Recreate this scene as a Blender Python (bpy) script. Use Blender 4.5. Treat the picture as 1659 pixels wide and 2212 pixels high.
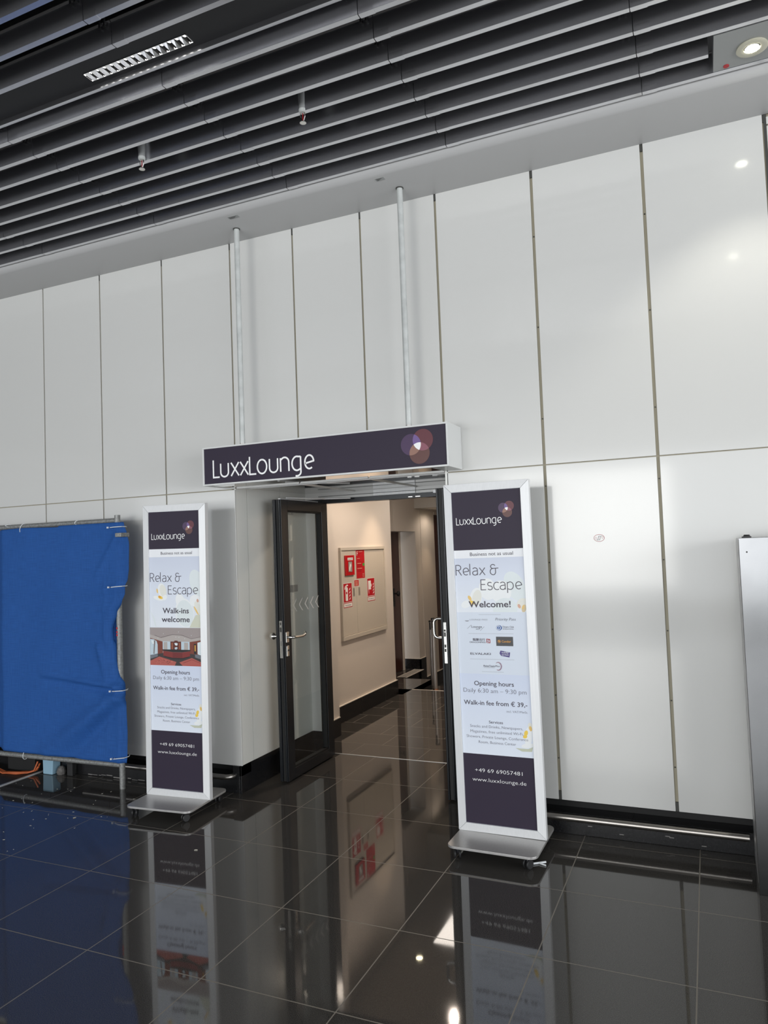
import bpy, bmesh, math, random
from math import pi, sin, cos, radians, tan, sqrt, atan2
from mathutils import Vector, Matrix

random.seed(7)
for o in list(bpy.data.objects):
    bpy.data.objects.remove(o)
SC = bpy.context.scene
COL = SC.collection

# ------------------------------------------------------------------ camera, sky, daylight, exposure
cam_d = bpy.data.cameras.new('camera')
cam = bpy.data.objects.new('camera', cam_d)
COL.objects.link(cam)
_r = Vector((0.9138, 0.4045, -0.0372)); _f = Vector((-0.4017, 0.9146, 0.0473))
_r.normalize(); _f = (_f - _r * _f.dot(_r)).normalized(); _u = _r.cross(_f)
cam.matrix_world = Matrix(((_r.x, _u.x, -_f.x, 3.725), (_r.y, _u.y, -_f.y, -4.314), (_r.z, _u.z, -_f.z, 1.679), (0, 0, 0, 1)))
cam_d.sensor_fit = 'HORIZONTAL'; cam_d.sensor_width = 36.0
cam_d.lens = 1579.6 / 1659 * 36.0
cam_d.clip_start = 0.05; cam_d.clip_end = 200
SC.camera = cam

SC.view_settings.view_transform = 'Standard'
SC.view_settings.look = 'None'
SC.view_settings.gamma = 1.0
SC.view_settings.use_curve_mapping = False
SC.view_settings.exposure = -0.06

w = bpy.data.worlds.new('world'); SC.world = w; w.use_nodes = True
bg = w.node_tree.nodes['Background']
bg.inputs['Color'].default_value = (0.86, 0.93, 1.0, 1)
bg.inputs['Strength'].default_value = 0.95


def area(name, loc, target, sx, sy, power, col=(1, 1, 1)):
    d = bpy.data.lights.new(name, 'AREA'); d.shape = 'RECTANGLE'; d.size = sx; d.size_y = sy
    d.energy = power; d.color = col
    o = bpy.data.objects.new(name, d); COL.objects.link(o)
    o.location = loc
    o.rotation_euler = (Vector(target) - Vector(loc)).to_track_quat('-Z', 'Y').to_euler()
    return o


# daylight through the glazing across the hall
area('window_daylight_centre', (1.3, -11.7, 1.9), (1.3, 0, 1.9), 3.6, 2.5, 290, (1.0, 0.985, 0.95))
area('window_daylight_wide', (-1.5, -11.75, 1.9), (-1.5, 0, 1.9), 19.0, 3.0, 560, (0.93, 0.965, 1.0))
area('window_daylight_side', (11.6, -5.5, 2.0), (0, -5.0, 2.0), 10.0, 3.0, 740, (0.95, 0.975, 1.0))


def spot(name, loc, target, power, ang, blend, col, size=0.03):
    d = bpy.data.lights.new(name, 'SPOT'); d.energy = power; d.spot_size = radians(ang); d.spot_blend = blend
    d.color = col; d.shadow_soft_size = size
    o = bpy.data.objects.new(name, d); COL.objects.link(o); o.location = loc
    o.rotation_euler = (Vector(target) - Vector(loc)).to_track_quat('-Z', 'Y').to_euler()
    return o


WARM = (1.0, 0.74, 0.50)
area('corridor_ceiling_fill', (1.10, 3.52, 2.585), (1.10, 3.52, 0), 0.6, 0.62, 9, (1.0, 0.9, 0.8))  # added fill with no fitting, placed for its bright reflection in the floor


# ------------------------------------------------------------------ materials
def srgb(r, g, b):
    f = lambda c: (c / 255 / 12.92) if c / 255 <= 0.04045 else ((c / 255 + 0.055) / 1.055) ** 2.4
    return (f(r), f(g), f(b), 1)


def mat(name, col, rough=0.5, metal=0.0, spec=0.5, noise=0.0, nscale=20, bump=0.0, bscale=60, aniso=None, emit=None, estr=0, rvar=0.0):
    m = bpy.data.materials.new(name); m.use_nodes = True
    nt = m.node_tree; b = nt.nodes['Principled BSDF']
    b.inputs['Base Color'].default_value = col
    b.inputs['Roughness'].default_value = rough
    b.inputs['Metallic'].default_value = metal
    b.inputs['Specular IOR Level'].default_value = spec
    if emit:
        b.inputs['Emission Color'].default_value = emit; b.inputs['Emission Strength'].default_value = estr
    tc = None
    if noise or bump or rvar:
        tc = nt.nodes.new('ShaderNodeTexCoord')
        mp = nt.nodes.new('ShaderNodeMapping')
        nt.links.new(tc.outputs['Object'], mp.inputs['Vector'])
        if aniso: mp.inputs['Scale'].default_value = aniso
    if noise:
        n = nt.nodes.new('ShaderNodeTexNoise'); n.inputs['Scale'].default_value = nscale; n.inputs['Detail'].default_value = 5
        nt.links.new(mp.outputs['Vector'], n.inputs['Vector'])
        cr = nt.nodes.new('ShaderNodeValToRGB')
        lo = tuple(max(0, c * (1 - noise)) for c in col[:3]) + (1,); hi = tuple(min(1, c * (1 + noise)) for c in col[:3]) + (1,)
        cr.color_ramp.elements[0].color = lo; cr.color_ramp.elements[0].position = 0.3
        cr.color_ramp.elements[1].color = hi; cr.color_ramp.elements[1].position = 0.7
        nt.links.new(n.outputs['Fac'], cr.inputs['Fac']); nt.links.new(cr.outputs['Color'], b.inputs['Base Color'])
    if bump:
        n2 = nt.nodes.new('ShaderNodeTexNoise'); n2.inputs['Scale'].default_value = bscale; n2.inputs['Detail'].default_value = 3
        nt.links.new(mp.outputs['Vector'], n2.inputs['Vector'])
        bp = nt.nodes.new('ShaderNodeBump'); bp.inputs['Strength'].default_value = 1.0; bp.inputs['Distance'].default_value = bump
        nt.links.new(n2.outputs['Fac'], bp.inputs['Height']); nt.links.new(bp.outputs['Normal'], b.inputs['Normal'])
    if rvar:
        n3 = nt.nodes.new('ShaderNodeTexNoise'); n3.inputs['Scale'].default_value = 6; n3.inputs['Detail'].default_value = 4
        nt.links.new(mp.outputs['Vector'], n3.inputs['Vector'])
        mr = nt.nodes.new('ShaderNodeMapRange'); mr.inputs['To Min'].default_value = max(0, rough - rvar); mr.inputs['To Max'].default_value = rough + rvar
        nt.links.new(n3.outputs['Fac'], mr.inputs['Value']); nt.links.new(mr.outputs['Result'], b.inputs['Roughness'])
    return m


def glass_mat(name, tint=(0.975, 0.99, 0.98), rough=0.0, refl=0.12):
    m = bpy.data.materials.new(name); m.use_nodes = True
    nt = m.node_tree; nt.nodes.clear()
    out = nt.nodes.new('ShaderNodeOutputMaterial'); mix = nt.nodes.new('ShaderNodeMixShader')
    tr = nt.nodes.new('ShaderNodeBsdfTransparent'); tr.inputs['Color'].default_value = tint + (1,)
    gl = nt.nodes.new('ShaderNodeBsdfGlossy'); gl.inputs['Roughness'].default_value = rough
    fr = nt.nodes.new('ShaderNodeFresnel'); fr.inputs['IOR'].default_value = 1.5
    ge = nt.nodes.new('ShaderNodeNewGeometry'); mu = nt.nodes.new('ShaderNodeMath'); mu.operation = 'MULTIPLY'; iv = nt.nodes.new('ShaderNodeMath'); iv.operation = 'SUBTRACT'; iv.inputs[0].default_value = 1.0
    nt.links.new(ge.outputs['Backfacing'], iv.inputs[1]); nt.links.new(fr.outputs[0], mu.inputs[0]); nt.links.new(iv.outputs[0], mu.inputs[1])
    nt.links.new(mu.outputs[0], mix.inputs[0]); nt.links.new(tr.outputs[0], mix.inputs[1]); nt.links.new(gl.outputs[0], mix.inputs[2])
    nt.links.new(mix.outputs[0], out.inputs['Surface'])
    return m


def decal_mat(name, col, alpha):
    m = bpy.data.materials.new(name); m.use_nodes = True
    b = m.node_tree.nodes['Principled BSDF']
    b.inputs['Base Color'].default_value = col; b.inputs['Alpha'].default_value = alpha; b.inputs['Roughness'].default_value = 0.6
    return m


def ramp_mat(name, stops, axis='Z', rough=0.35, lo=0.0, hi=1.0):
    """printed sheet whose ink changes along its height"""
    m = bpy.data.materials.new(name); m.use_nodes = True
    nt = m.node_tree; b = nt.nodes['Principled BSDF']; b.inputs['Roughness'].default_value = rough
    b.inputs['Specular IOR Level'].default_value = 0.3
    tc = nt.nodes.new('ShaderNodeTexCoord'); sp = nt.nodes.new('ShaderNodeSeparateXYZ'); cr = nt.nodes.new('ShaderNodeValToRGB')
    nt.links.new(tc.outputs['Generated'], sp.inputs[0]); nt.links.new(sp.outputs[axis], cr.inputs['Fac'])
    e = cr.color_ramp.elements
    e[0].position, e[0].color = stops[0]; e[1].position, e[1].color = stops[-1]
    for p, c in stops[1:-1]:
        k = e.new(p); k.color = c
    nt.links.new(cr.outputs['Color'], b.inputs['Base Color'])
    return m


def granite(name, hall=True):
    m = bpy.data.materials.new(name); m.use_nodes = True
    nt = m.node_tree; b = nt.nodes['Principled BSDF']
    L = nt.links.new
    tc = nt.nodes.new('ShaderNodeTexCoord')
    n = nt.nodes.new('ShaderNodeTexNoise'); n.inputs['Scale'].default_value = 420; n.inputs['Detail'].default_value = 2
    L(tc.outputs['Object'], n.inputs['Vector'])
    cr = nt.nodes.new('ShaderNodeValToRGB')
    cr.color_ramp.elements[0].position = 0.42; cr.color_ramp.elements[0].color = (0.030, 0.028, 0.026, 1)
    cr.color_ramp.elements[1].position = 0.75; cr.color_ramp.elements[1].color = (0.125, 0.117, 0.108, 1)
    L(n.outputs['Fac'], cr.inputs['Fac'])
    mp = nt.nodes.new('ShaderNodeMapping'); L(tc.outputs['Object'], mp.inputs['Vector'])
    br = nt.nodes.new('ShaderNodeTexBrick')
    br.inputs['Scale'].default_value = 1.0; br.inputs['Mortar Smooth'].default_value = 0.0; br.inputs['Bias'].default_value = 0
    br.inputs['Mortar Size'].default_value = 0.0026 if hall else 0.0022
    br.inputs['Brick Width'].default_value = 0.6; br.inputs['Row Height'].default_value = 0.6 if hall else 0.3275
    br.offset = 0.0 if hall else 0.27; br.offset_frequency = 2; br.squash = 1.0
    mp.inputs['Location'].default_value = (6.0, 6.11 + 6.0, 0) if hall else (6.09, -1.075 + 6.55, 0)
    L(mp.outputs['Vector'], br.inputs['Vector'])
    # dust: large soft patches raise roughness a touch
    n2 = nt.nodes.new('ShaderNodeTexNoise'); n2.inputs['Scale'].default_value = 1.7; n2.inputs['Detail'].default_value = 6
    L(tc.outputs['Object'], n2.inputs['Vector'])
    mr = nt.nodes.new('ShaderNodeMapRange'); mr.inputs['From Min'].default_value = 0.35; mr.inputs['From Max'].default_value = 0.75
    mr.inputs['To Min'].default_value = 0.025; mr.inputs['To Max'].default_value = 0.07
    L(n2.outputs['Fac'], mr.inputs['Value'])
    mixc = nt.nodes.new('ShaderNodeMix'); mixc.data_type = 'RGBA'
    L(br.outputs['Fac'], mixc.inputs['Factor']); L(cr.outputs['Color'], mixc.inputs['A']); mixc.inputs['B'].default_value = (0.20, 0.18, 0.15, 1)
    L(mixc.outputs['Result'], b.inputs['Base Color'])
    mixr = nt.nodes.new('ShaderNodeMix'); mixr.data_type = 'FLOAT'
    L(br.outputs['Fac'], mixr.inputs[0]); L(mr.outputs['Result'], mixr.inputs[2]); mixr.inputs[3].default_value = 0.6
    L(mixr.outputs[0], b.inputs['Roughness'])
    b.inputs['IOR'].default_value = 1.6
    return m


def weave(name, col):
    m = bpy.data.materials.new(name); m.use_nodes = True
    nt = m.node_tree; b = nt.nodes['Principled BSDF']; L = nt.links.new
    b.inputs['Roughness'].default_value = 0.75; b.inputs['Specular IOR Level'].default_value = 0.2
    tc = nt.nodes.new('ShaderNodeTexCoord')
    cols = []
    for sc in ((220, 1, 9), (9, 1, 220)):
        mp = nt.nodes.new('ShaderNodeMapping'); mp.inputs['Scale'].default_value = sc; L(tc.outputs['Object'], mp.inputs['Vector'])
        n = nt.nodes.new('ShaderNodeTexNoise'); n.inputs['Scale'].default_value = 1.0; n.inputs['Detail'].default_value = 3
        L(mp.outputs['Vector'], n.inputs['Vector']); cols.append(n)
    ad = nt.nodes.new('ShaderNodeMath'); ad.operation = 'ADD'; L(cols[0].outputs['Fac'], ad.inputs[0]); L(cols[1].outputs['Fac'], ad.inputs[1])
    cr = nt.nodes.new('ShaderNodeValToRGB')
    cr.color_ramp.elements[0].position = 0.75; cr.color_ramp.elements[0].color = tuple(c * 0.85 for c in col[:3]) + (1,)
    cr.color_ramp.elements[1].position = 1.25; cr.color_ramp.elements[1].color = tuple(min(1, c * 1.14) for c in col[:3]) + (1,)
    mr = nt.nodes.new('ShaderNodeMapRange'); mr.inputs['From Max'].default_value = 2.0; L(ad.outputs[0], mr.inputs['Value'])
    cr.color_ramp.elements[0].position = 0.36; cr.color_ramp.elements[1].position = 0.64
    L(mr.outputs['Result'], cr.inputs['Fac']); L(cr.outputs['Color'], b.inputs['Base Color'])
    bp = nt.nodes.new('ShaderNodeBump'); bp.inputs['Strength'].default_value = 0.5; bp.inputs['Distance'].default_value = 0.002
    L(ad.outputs[0], bp.inputs['Height']); L(bp.outputs['Normal'], b.inputs['Normal'])
    return m


MT = {}
MT['enamel'] = mat('white_enamel', (0.63, 0.63, 0.612, 1), 0.35, 0.0, 0.3, bump=0.0012, bscale=1.6)
_b = MT['enamel'].node_tree.nodes['Principled BSDF']
_b.inputs['Coat Weight'].default_value = 0.6; _b.inputs['Coat Roughness'].default_value = 0.09
MT['enamel_side'] = mat('alcove_enamel_lightened', (0.74, 0.74, 0.70, 1), 0.2, 0.0, 0.5)  # same enamel as the wall, colour made paler to lift the dim alcove
MT['joint'] = mat('beige_joint', (0.33, 0.30, 0.22, 1), 0.6)
MT['joint_dark'] = mat('dark_gap', (0.05, 0.05, 0.045, 1), 0.6)
MT['soffit'] = mat('grey_painted_soffit', (0.52, 0.52, 0.52, 1), 0.35, 0, 0.4)
MT['black'] = mat('black_stone', (0.012, 0.012, 0.013, 1), 0.22, noise=0.4, nscale=90)
MT['recess'] = mat('recess_black', (0.006, 0.006, 0.006, 1), 0.7)
MT['floor'] = granite('polished_granite_tiles', True)
MT['floor_in'] = granite('corridor_granite_tiles', False)
MT['dusty'] = mat('dusty_screed', (0.025, 0.021, 0.018, 1), 0.6, noise=0.7, nscale=25)
MT['steel'] = mat('brushed_steel', (0.33, 0.31, 0.29, 1), 0.38, 1.0, noise=0.1, nscale=8, aniso=(1, 40, 40))
MT['steel_sheet'] = mat('steel_sheet', (0.235, 0.235, 0.235, 1), 0.18, 1.0, noise=0.06, nscale=5)
MT['steel_side'] = mat('steel_edge', (0.45, 0.45, 0.45, 1), 0.4, 0.8)
MT['chrome'] = mat('satin_nickel', (0.75, 0.73, 0.69, 1), 0.15, 1.0)
MT['galv'] = mat('galvanised_tube', (0.27, 0.275, 0.27, 1), 0.5, 0.4, noise=0.3, nscale=70)
MT['alu'] = mat('satin_aluminium', (0.76, 0.77, 0.78, 1), 0.5, 0.2, noise=0.04, nscale=6, aniso=(40, 40, 1))
MT['plate'] = mat('grey_powder_plate', (0.46, 0.45, 0.44, 1), 0.34, 0.5, noise=0.05, nscale=80)
MT['rubber'] = mat('black_rubber', (0.015, 0.015, 0.016, 1), 0.5)
MT['caster'] = mat('dark_caster_plastic', (0.035, 0.035, 0.04, 1), 0.4)
MT['white_tag'] = mat('white_nylon', (0.75, 0.78, 0.8, 1), 0.4)
MT['baffle'] = mat('grey_baffle_coat', (0.74, 0.74, 0.77, 1), 0.25, 0.96)
MT['black_void'] = mat('ceiling_void_black', (0.004, 0.004, 0.005, 1), 0.8)
MT['void_grey'] = mat('ceiling_channel_grey', (0.03, 0.03, 0.032, 1), 0.6)
MT['lamp_panel'] = mat('grey_lamp_panel', (0.36, 0.37, 0.37, 1), 0.4, 0.3)
MT['mirror'] = mat('louvre_mirror', (0.85, 0.85, 0.85, 1), 0.08, 1.0)
MT['lampglow'] = mat('lamp_glow', (1, 1, 1, 1), 0.4, emit=(1.0, 0.97, 0.92, 1), estr=14)
MT['warmglow'] = mat('warm_lamp_glow', (1, 1, 1, 1), 0.4, emit=(1.0, 0.86, 0.55, 1), estr=30)
MT['downglow'] = mat('cool_spot_glow', (1, 1, 1, 1), 0.4, emit=(1.0, 0.98, 0.80, 1), estr=55)
MT['lens'] = mat('spot_lens', (0.62, 0.60, 0.48, 1), 0.25, 0.1)
MT['red'] = mat('red_print', srgb(186, 22, 34), 0.4)
MT['red_gloss'] = mat('red_alarm_plastic', srgb(190, 18, 26), 0.25)
MT['red_dark'] = mat('dark_red_print', srgb(140, 14, 22), 0.45)
MT['white_print'] = mat('white_print', (0.82, 0.80, 0.78, 1), 0.45)
MT['green'] = mat('green_print', srgb(70, 150, 60), 0.45)
MT['greywin'] = mat('grey_window', (0.35, 0.33, 0.30, 1), 0.2)
MT['sign_dark'] = mat('aubergine_print', srgb(52, 45, 60), 0.48, 0, 0.2)
MT['sign_case'] = mat('white_sign_case', (0.68, 0.69, 0.68, 1), 0.35)
MT['sign_white'] = mat('white_sign_letters', (0.93, 0.93, 0.93, 1), 0.4)
MT['pole'] = mat('grey_white_pole', (0.52, 0.54, 0.53, 1), 0.4, 0.1, noise=0.12, nscale=14)
MT['soffit_metal'] = mat('polished_soffit_metal', (0.50, 0.49, 0.47, 1), 0.05, 1.0)
MT['trim'] = mat('bright_trim', (0.75, 0.75, 0.74, 1), 0.3, 0.5)
MT['header'] = mat('light_grey_header', (0.55, 0.55, 0.54, 1), 0.4, 0.2)
MT['frame_black'] = mat('black_anodised', (0.008, 0.0095, 0.012, 1), 0.25, 0.0, 0.4)
MT['gasket'] = mat('gasket_black', (0.006, 0.006, 0.006, 1), 0.6)
MT['glass'] = glass_mat('door_glass')
MT['int_wall'] = mat('cream_wall', (0.68, 0.62, 0.56, 1), 0.75, 0, 0.2)
MT['int_ceiling'] = mat('corridor_ceiling', (0.7, 0.68, 0.64, 1), 0.8)
MT['int_trim'] = mat('cream_edge_trim', (0.80, 0.74, 0.66, 1), 0.5)
MT['cab'] = mat('beige_cabinet', (0.56, 0.51, 0.44, 1), 0.45)
MT['cab_groove'] = mat('cabinet_groove', (0.22, 0.19, 0.16, 1), 0.6)
MT['brown'] = mat('brown_door', srgb(70, 34, 24), 0.35, noise=0.15, nscale=6, aniso=(20, 20, 1))
MT['copper'] = mat('copper_base', (0.55, 0.30, 0.20, 1), 0.25, 1.0)
MT['post'] = mat('dark_steel_post', (0.50, 0.48, 0.46, 1), 0.4, 0.6)
MT['orange'] = mat('orange_cable', srgb(186, 96, 54), 0.5)
MT['bluebox'] = mat('pale_blue_plastic', srgb(140, 175, 195), 0.4)
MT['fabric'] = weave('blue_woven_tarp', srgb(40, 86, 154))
MT['fabric_dark'] = weave('blue_hem_shaded', srgb(26, 66, 128))  # tarp colour darkened for the shade inside the fold
MT['paper'] = mat('paper_scrap', (0.6, 0.58, 0.5, 1), 0.8)
MT['streak'] = mat('plaster_smear', (0.22, 0.21, 0.2, 1), 0.8)
MT['rubble'] = mat('rubble_grey', (0.12, 0.115, 0.11, 1), 0.9, noise=0.4, nscale=60)
MT['hall_wall'] = mat('hall_wall', (0.45, 0.45, 0.44, 1), 0.7)
MT['mullion'] = mat('window_mullion', (0.25, 0.25, 0.26, 1), 0.5)
# print inks
INK = {}
for k, c in dict(ink=(72, 66, 78), grey=(104, 102, 114), light=(214, 222, 234), pale=(226, 232, 242), white=(236, 238, 242), band=(210, 217, 232),
                 petal=(236, 239, 240), petal2=(222, 230, 232), petal3=(228, 228, 220), yellow=(240, 205, 90), orange=(226, 160, 60), pink=(214, 170, 150),
                 stem=(196, 200, 180), blue=(52, 86, 150), skyblue=(120, 150, 200), dred=(150, 50, 55), charcoal=(72, 72, 74), amber=(224, 160, 70), amber2=(232, 196, 120), sand=(214, 196, 160),
                 violet=(82, 70, 130), lp_grey=(150, 152, 160), green2=(208, 210, 192),
                 l_ceil=(158, 148, 146), l_ceil2=(176, 168, 164), l_line=(120, 110, 110), l_wood=(120, 60, 46), l_wood2=(92, 42, 34), l_wood3=(150, 84, 58),
                 l_win=(190, 206, 216), l_win2=(222, 232, 236), l_black=(34, 30, 30), l_counter=(128, 48, 46), l_counter2=(112, 40, 40), l_floor=(58, 50, 50),
                 l_floor2=(110, 116, 124), l_carpet=(176, 92, 84), l_carpet2=(140, 62, 58), l_carpet3=(206, 130, 112),
                 e_pur=(74, 54, 86), e_red=(100, 52, 60), e_bro=(98, 64, 60), e_pr=(116, 92, 148), e_rb=(140, 86, 100), e_pb=(150, 112, 98)).items():
    INK[k] = mat('ink_' + k, srgb(*c), 0.38, 0, 0.3)
INK['photo_bg'] = ramp_mat('ink_sky_fade', [(0.0, srgb(228, 233, 240)), (0.55, srgb(216, 223, 236)), (1.0, srgb(203, 210, 226))])
INK['lower_bg'] = ramp_mat('ink_lower_fade', [(0.0, srgb(226, 233, 244)), (1.0, srgb(208, 217, 236))])


# ------------------------------------------------------------------ mesh helpers
class MB:
    def __init__(s): s.v = []; s.f = []; s.m = []; s.ms = []

    def mi(s, m):
        if m not in s.ms: s.ms.append(m)
        return s.ms.index(m)

    def add(s, vs, fs, m=None):
        b = len(s.v); s.v += [tuple(v) for v in vs]
        k = s.mi(m) if m else 0
        for f in fs: s.f.append(tuple(i + b for i in f)); s.m.append(k)

    def box(s, x0, x1, y0, y1, z0, z1, m=None):
        x0, x1 = sorted((x0, x1)); y0, y1 = sorted((y0, y1)); z0, z1 = sorted((z0, z1))
        s.add([(x0, y0, z0), (x1, y0, z0), (x1, y1, z0), (x0, y1, z0), (x0, y0, z1), (x1, y0, z1), (x1, y1, z1), (x0, y1, z1)],
              [(0, 3, 2, 1), (4, 5, 6, 7), (0, 1, 5, 4), (1, 2, 6, 5), (2, 3, 7, 6), (3, 0, 4, 7)], m)
        return s

    def prism(s, pts, fn, m=None, t=1.0):
        """pts 2-d outline (ccw), fn(u,v,k) -> xyz with k=0 or 1 for the two caps"""
        n = len(pts)
        s.add([fn(u, v, 0) for u, v in pts] + [fn(u, v, 1) for u, v in pts],
              [tuple(range(n))[::-1], tuple(range(n, 2 * n))] + [(i, (i + 1) % n, n + (i + 1) % n, n + i) for i in range(n)], m)
        return s

    def tube(s, path, r, n=12, m=None, cap=True, rs=None):
        path = [Vector(p) for p in path]
        rings = []; prev = None
        for i, p in enumerate(path):
            t = (path[min(i + 1, len(path) - 1)] - path[max(i - 1, 0)]).normalized()
            if prev is None:
                a = Vector((0, 0, 1)) if abs(t.z) < .9 else Vector((1, 0, 0))
                x = t.cross(a).normalized()
            else:
                x = (prev - t * prev.dot(t)).normalized()
            y = t.cross(x); prev = x
            rr = rs[i] if rs else r
            rings.append([p + x * rr * cos(2 * pi * k / n) + y * rr * sin(2 * pi * k / n) for k in range(n)])
        vs = [q for ring in rings for q in ring]; fs = []
        for i in range(len(path) - 1):
            for k in range(n):
                fs.append((i * n + k, i * n + (k + 1) % n, (i + 1) * n + (k + 1) % n, (i + 1) * n + k))
        if cap:
            fs.append(tuple(range(n))[::-1]); fs.append(tuple(range((len(path) - 1) * n, len(path) * n)))
        s.add(vs, fs, m); return s

    def lathe(s, prof, c=(0, 0, 0), n=20, m=None, ax='z'):
        vs = []
        for r, h in prof:
            for k in range(n):
                a = 2 * pi * k / n
                p = (r * cos(a), r * sin(a), h)
                if ax == 'x': p = (p[2], p[0], p[1])
                if ax == 'y': p = (p[0], p[2], p[1])
                vs.append((c[0] + p[0], c[1] + p[1], c[2] + p[2]))
        fs = []
        for i in range(len(prof) - 1):
            for k in range(n):
                fs.append((i * n + k, i * n + (k + 1) % n, (i + 1) * n + (k + 1) % n, (i + 1) * n + k))
        fs.append(tuple(range(n))[::-1]); fs.append(tuple(range((len(prof) - 1) * n, len(prof) * n)))
        s.add(vs, fs, m); return s

    def build(s, name, m=None, parent=None, bevel=0, smooth=None):
        me = bpy.data.meshes.new(name); me.from_pydata(s.v, [], s.f)
        ms = s.ms or [m]
        for k in ms: me.materials.append(k or m)
        for p, k in zip(me.polygons, s.m): p.material_index = k
        bm = bmesh.new(); bm.from_mesh(me); bmesh.ops.recalc_face_normals(bm, faces=bm.faces); bm.to_mesh(me); bm.free()
        if smooth:
            for p in me.polygons: p.use_smooth = True
            try: me.set_sharp_from_angle(angle=radians(smooth))
            except Exception: pass
        o = bpy.data.objects.new(name, me); COL.objects.link(o)
        if parent: o.parent = parent
        if bevel:
            md = o.modifiers.new('bevel', 'BEVEL'); md.width = bevel; md.segments = 2; md.limit_method = 'ANGLE'
        return o


def box(name, x0, x1, y0, y1, z0, z1, m, parent=None, bevel=0):
    return MB().box(x0, x1, y0, y1, z0, z1).build(name, m, parent, bevel)


def tag(o, label=None, cat=None, group=None, kind=None):
    if label: o['label'] = label
    if cat: o['category'] = cat
    if group: o['group'] = group
    if kind: o['kind'] = kind
    return o


def thing(name, label, cat, loc=(0, 0, 0), rz=0, group=None):
    o = bpy.data.objects.new(name, None); COL.objects.link(o); o.location = loc; o.rotation_euler = (0, 0, rz)
    o.empty_display_size = 0.1
    return tag(o, label, cat, group)


def struct(o): o['kind'] = 'structure'; return o


def flat(name, polys, fn, m, parent, lift=0.0):
    """polys: list of (points, material or None); fn(u, v, d) -> xyz in the parent's frame"""
    b = MB()
    for i, (pts, mm) in enumerate(polys):
        b.add([fn(u, v, lift + 0.00003 * i) for u, v in pts], [tuple(range(len(pts)))], mm or m)
    me = bpy.data.meshes.new(name); me.from_pydata(b.v, [], b.f)
    for k in b.ms or [m]: me.materials.append(k)
    for p, k in zip(me.polygons, b.m): p.material_index = k
    o = bpy.data.objects.new(name, me); COL.objects.link(o); o.parent = parent
    return o


def ell(cx, cy, rx, ry, rot=0, n=28, a0=0, a1=360):
    c, s_ = cos(radians(rot)), sin(radians(rot)); out = []
    for k in range(n):
        a = radians(a0 + (a1 - a0) * k / (n if a1 - a0 == 360 else n - 1))
        x, y = rx * cos(a), ry * sin(a)
        out.append((cx + x * c - y * s_, cy + x * s_ + y * c))
    return out


def rect(x0, x1, y0, y1): return [(x0, y0), (x1, y0), (x1, y1), (x0, y1)]


def clip(subj, cl):
    out = subj
    for i in range(len(cl)):
        ax, ay = cl[i]; bx, by = cl[(i + 1) % len(cl)]
        inp, out = out, []
        side = lambda p: (bx - ax) * (p[1] - ay) - (by - ay) * (p[0] - ax)
        for j in range(len(inp)):
            p, q = inp[j], inp[(j + 1) % len(inp)]
            sp, sq = side(p), side(q)
            if sp >= 0: out.append(p)
            if (sp >= 0) != (sq >= 0):
                t = sp / (sp - sq); out.append((p[0] + (q[0] - p[0]) * t, p[1] + (q[1] - p[1]) * t))
        if not out: return out
    return out


def emblem(parent, fn, cp, cr, cb, r, lift):
    P, R, B = ell(*cp, r, r, n=48), ell(*cr, r, r, n=48), ell(*cb, r, r, n=48)
    pr, rb, pb = clip(P, R), clip(R, B), clip(P, B); c = clip(pr, B)
    polys = [(P, INK['e_pur']), (R, INK['e_red']), (B, INK['e_bro']), (pr, INK['e_pr']), (rb, INK['e_rb']), (pb, INK['e_pb']), (c, MT['sign_white'])]
    return flat('emblem', [p for p in polys if p[0]], fn, None, parent, lift)


# ---- type
_txt = {}


def text_mesh(s, weight=0.0, bold=False):
    key = (s, weight)
    if key in _txt: return _txt[key]
    cu = bpy.data.curves.new('t', 'FONT'); cu.body = s; cu.size = 1.0; cu.offset = weight; cu.resolution_u = 3
    o = bpy.data.objects.new('t', cu); COL.objects.link(o)
    dg = bpy.context.evaluated_depsgraph_get()
    me = bpy.data.meshes.new_from_object(o.evaluated_get(dg))
    vs = [tuple(v.co) for v in me.vertices]; fs = [tuple(p.vertices) for p in me.polygons]
    bpy.data.objects.remove(o); bpy.data.curves.remove(cu); bpy.data.meshes.remove(me)
    _txt[key] = (vs, fs)
    return vs, fs


def text(s, x0, x1, base, cap, fn, m, parent, lift, weight=0.0, slant=0.0, name='lettering'):
    vs, fs = text_mesh(s, weight)
    if not vs: return None
    mn = min(v[0] for v in vs); mx = max(v[0] for v in vs)
    sx = (x1 - x0) / (mx - mn); sy = cap / 0.727
    b = MB(); b.add([fn(x0 + (v[0] - mn) * sx + slant * v[1] * sy, base + v[1] * sy, lift) for v in vs], fs, m)
    me = bpy.data.meshes.new(name); me.from_pydata(b.v, [], b.f); me.materials.append(m)
    o = bpy.data.objects.new(name, me); COL.objects.link(o); o.parent = parent
    return o


def arc(cx, cy, rx, ry, a0, a1, n=14):
    return [(cx + rx * cos(radians(a0 + (a1 - a0) * k / (n - 1))), cy + ry * sin(radians(a0 + (a1 - a0) * k / (n - 1)))) for k in range(n)]


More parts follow.
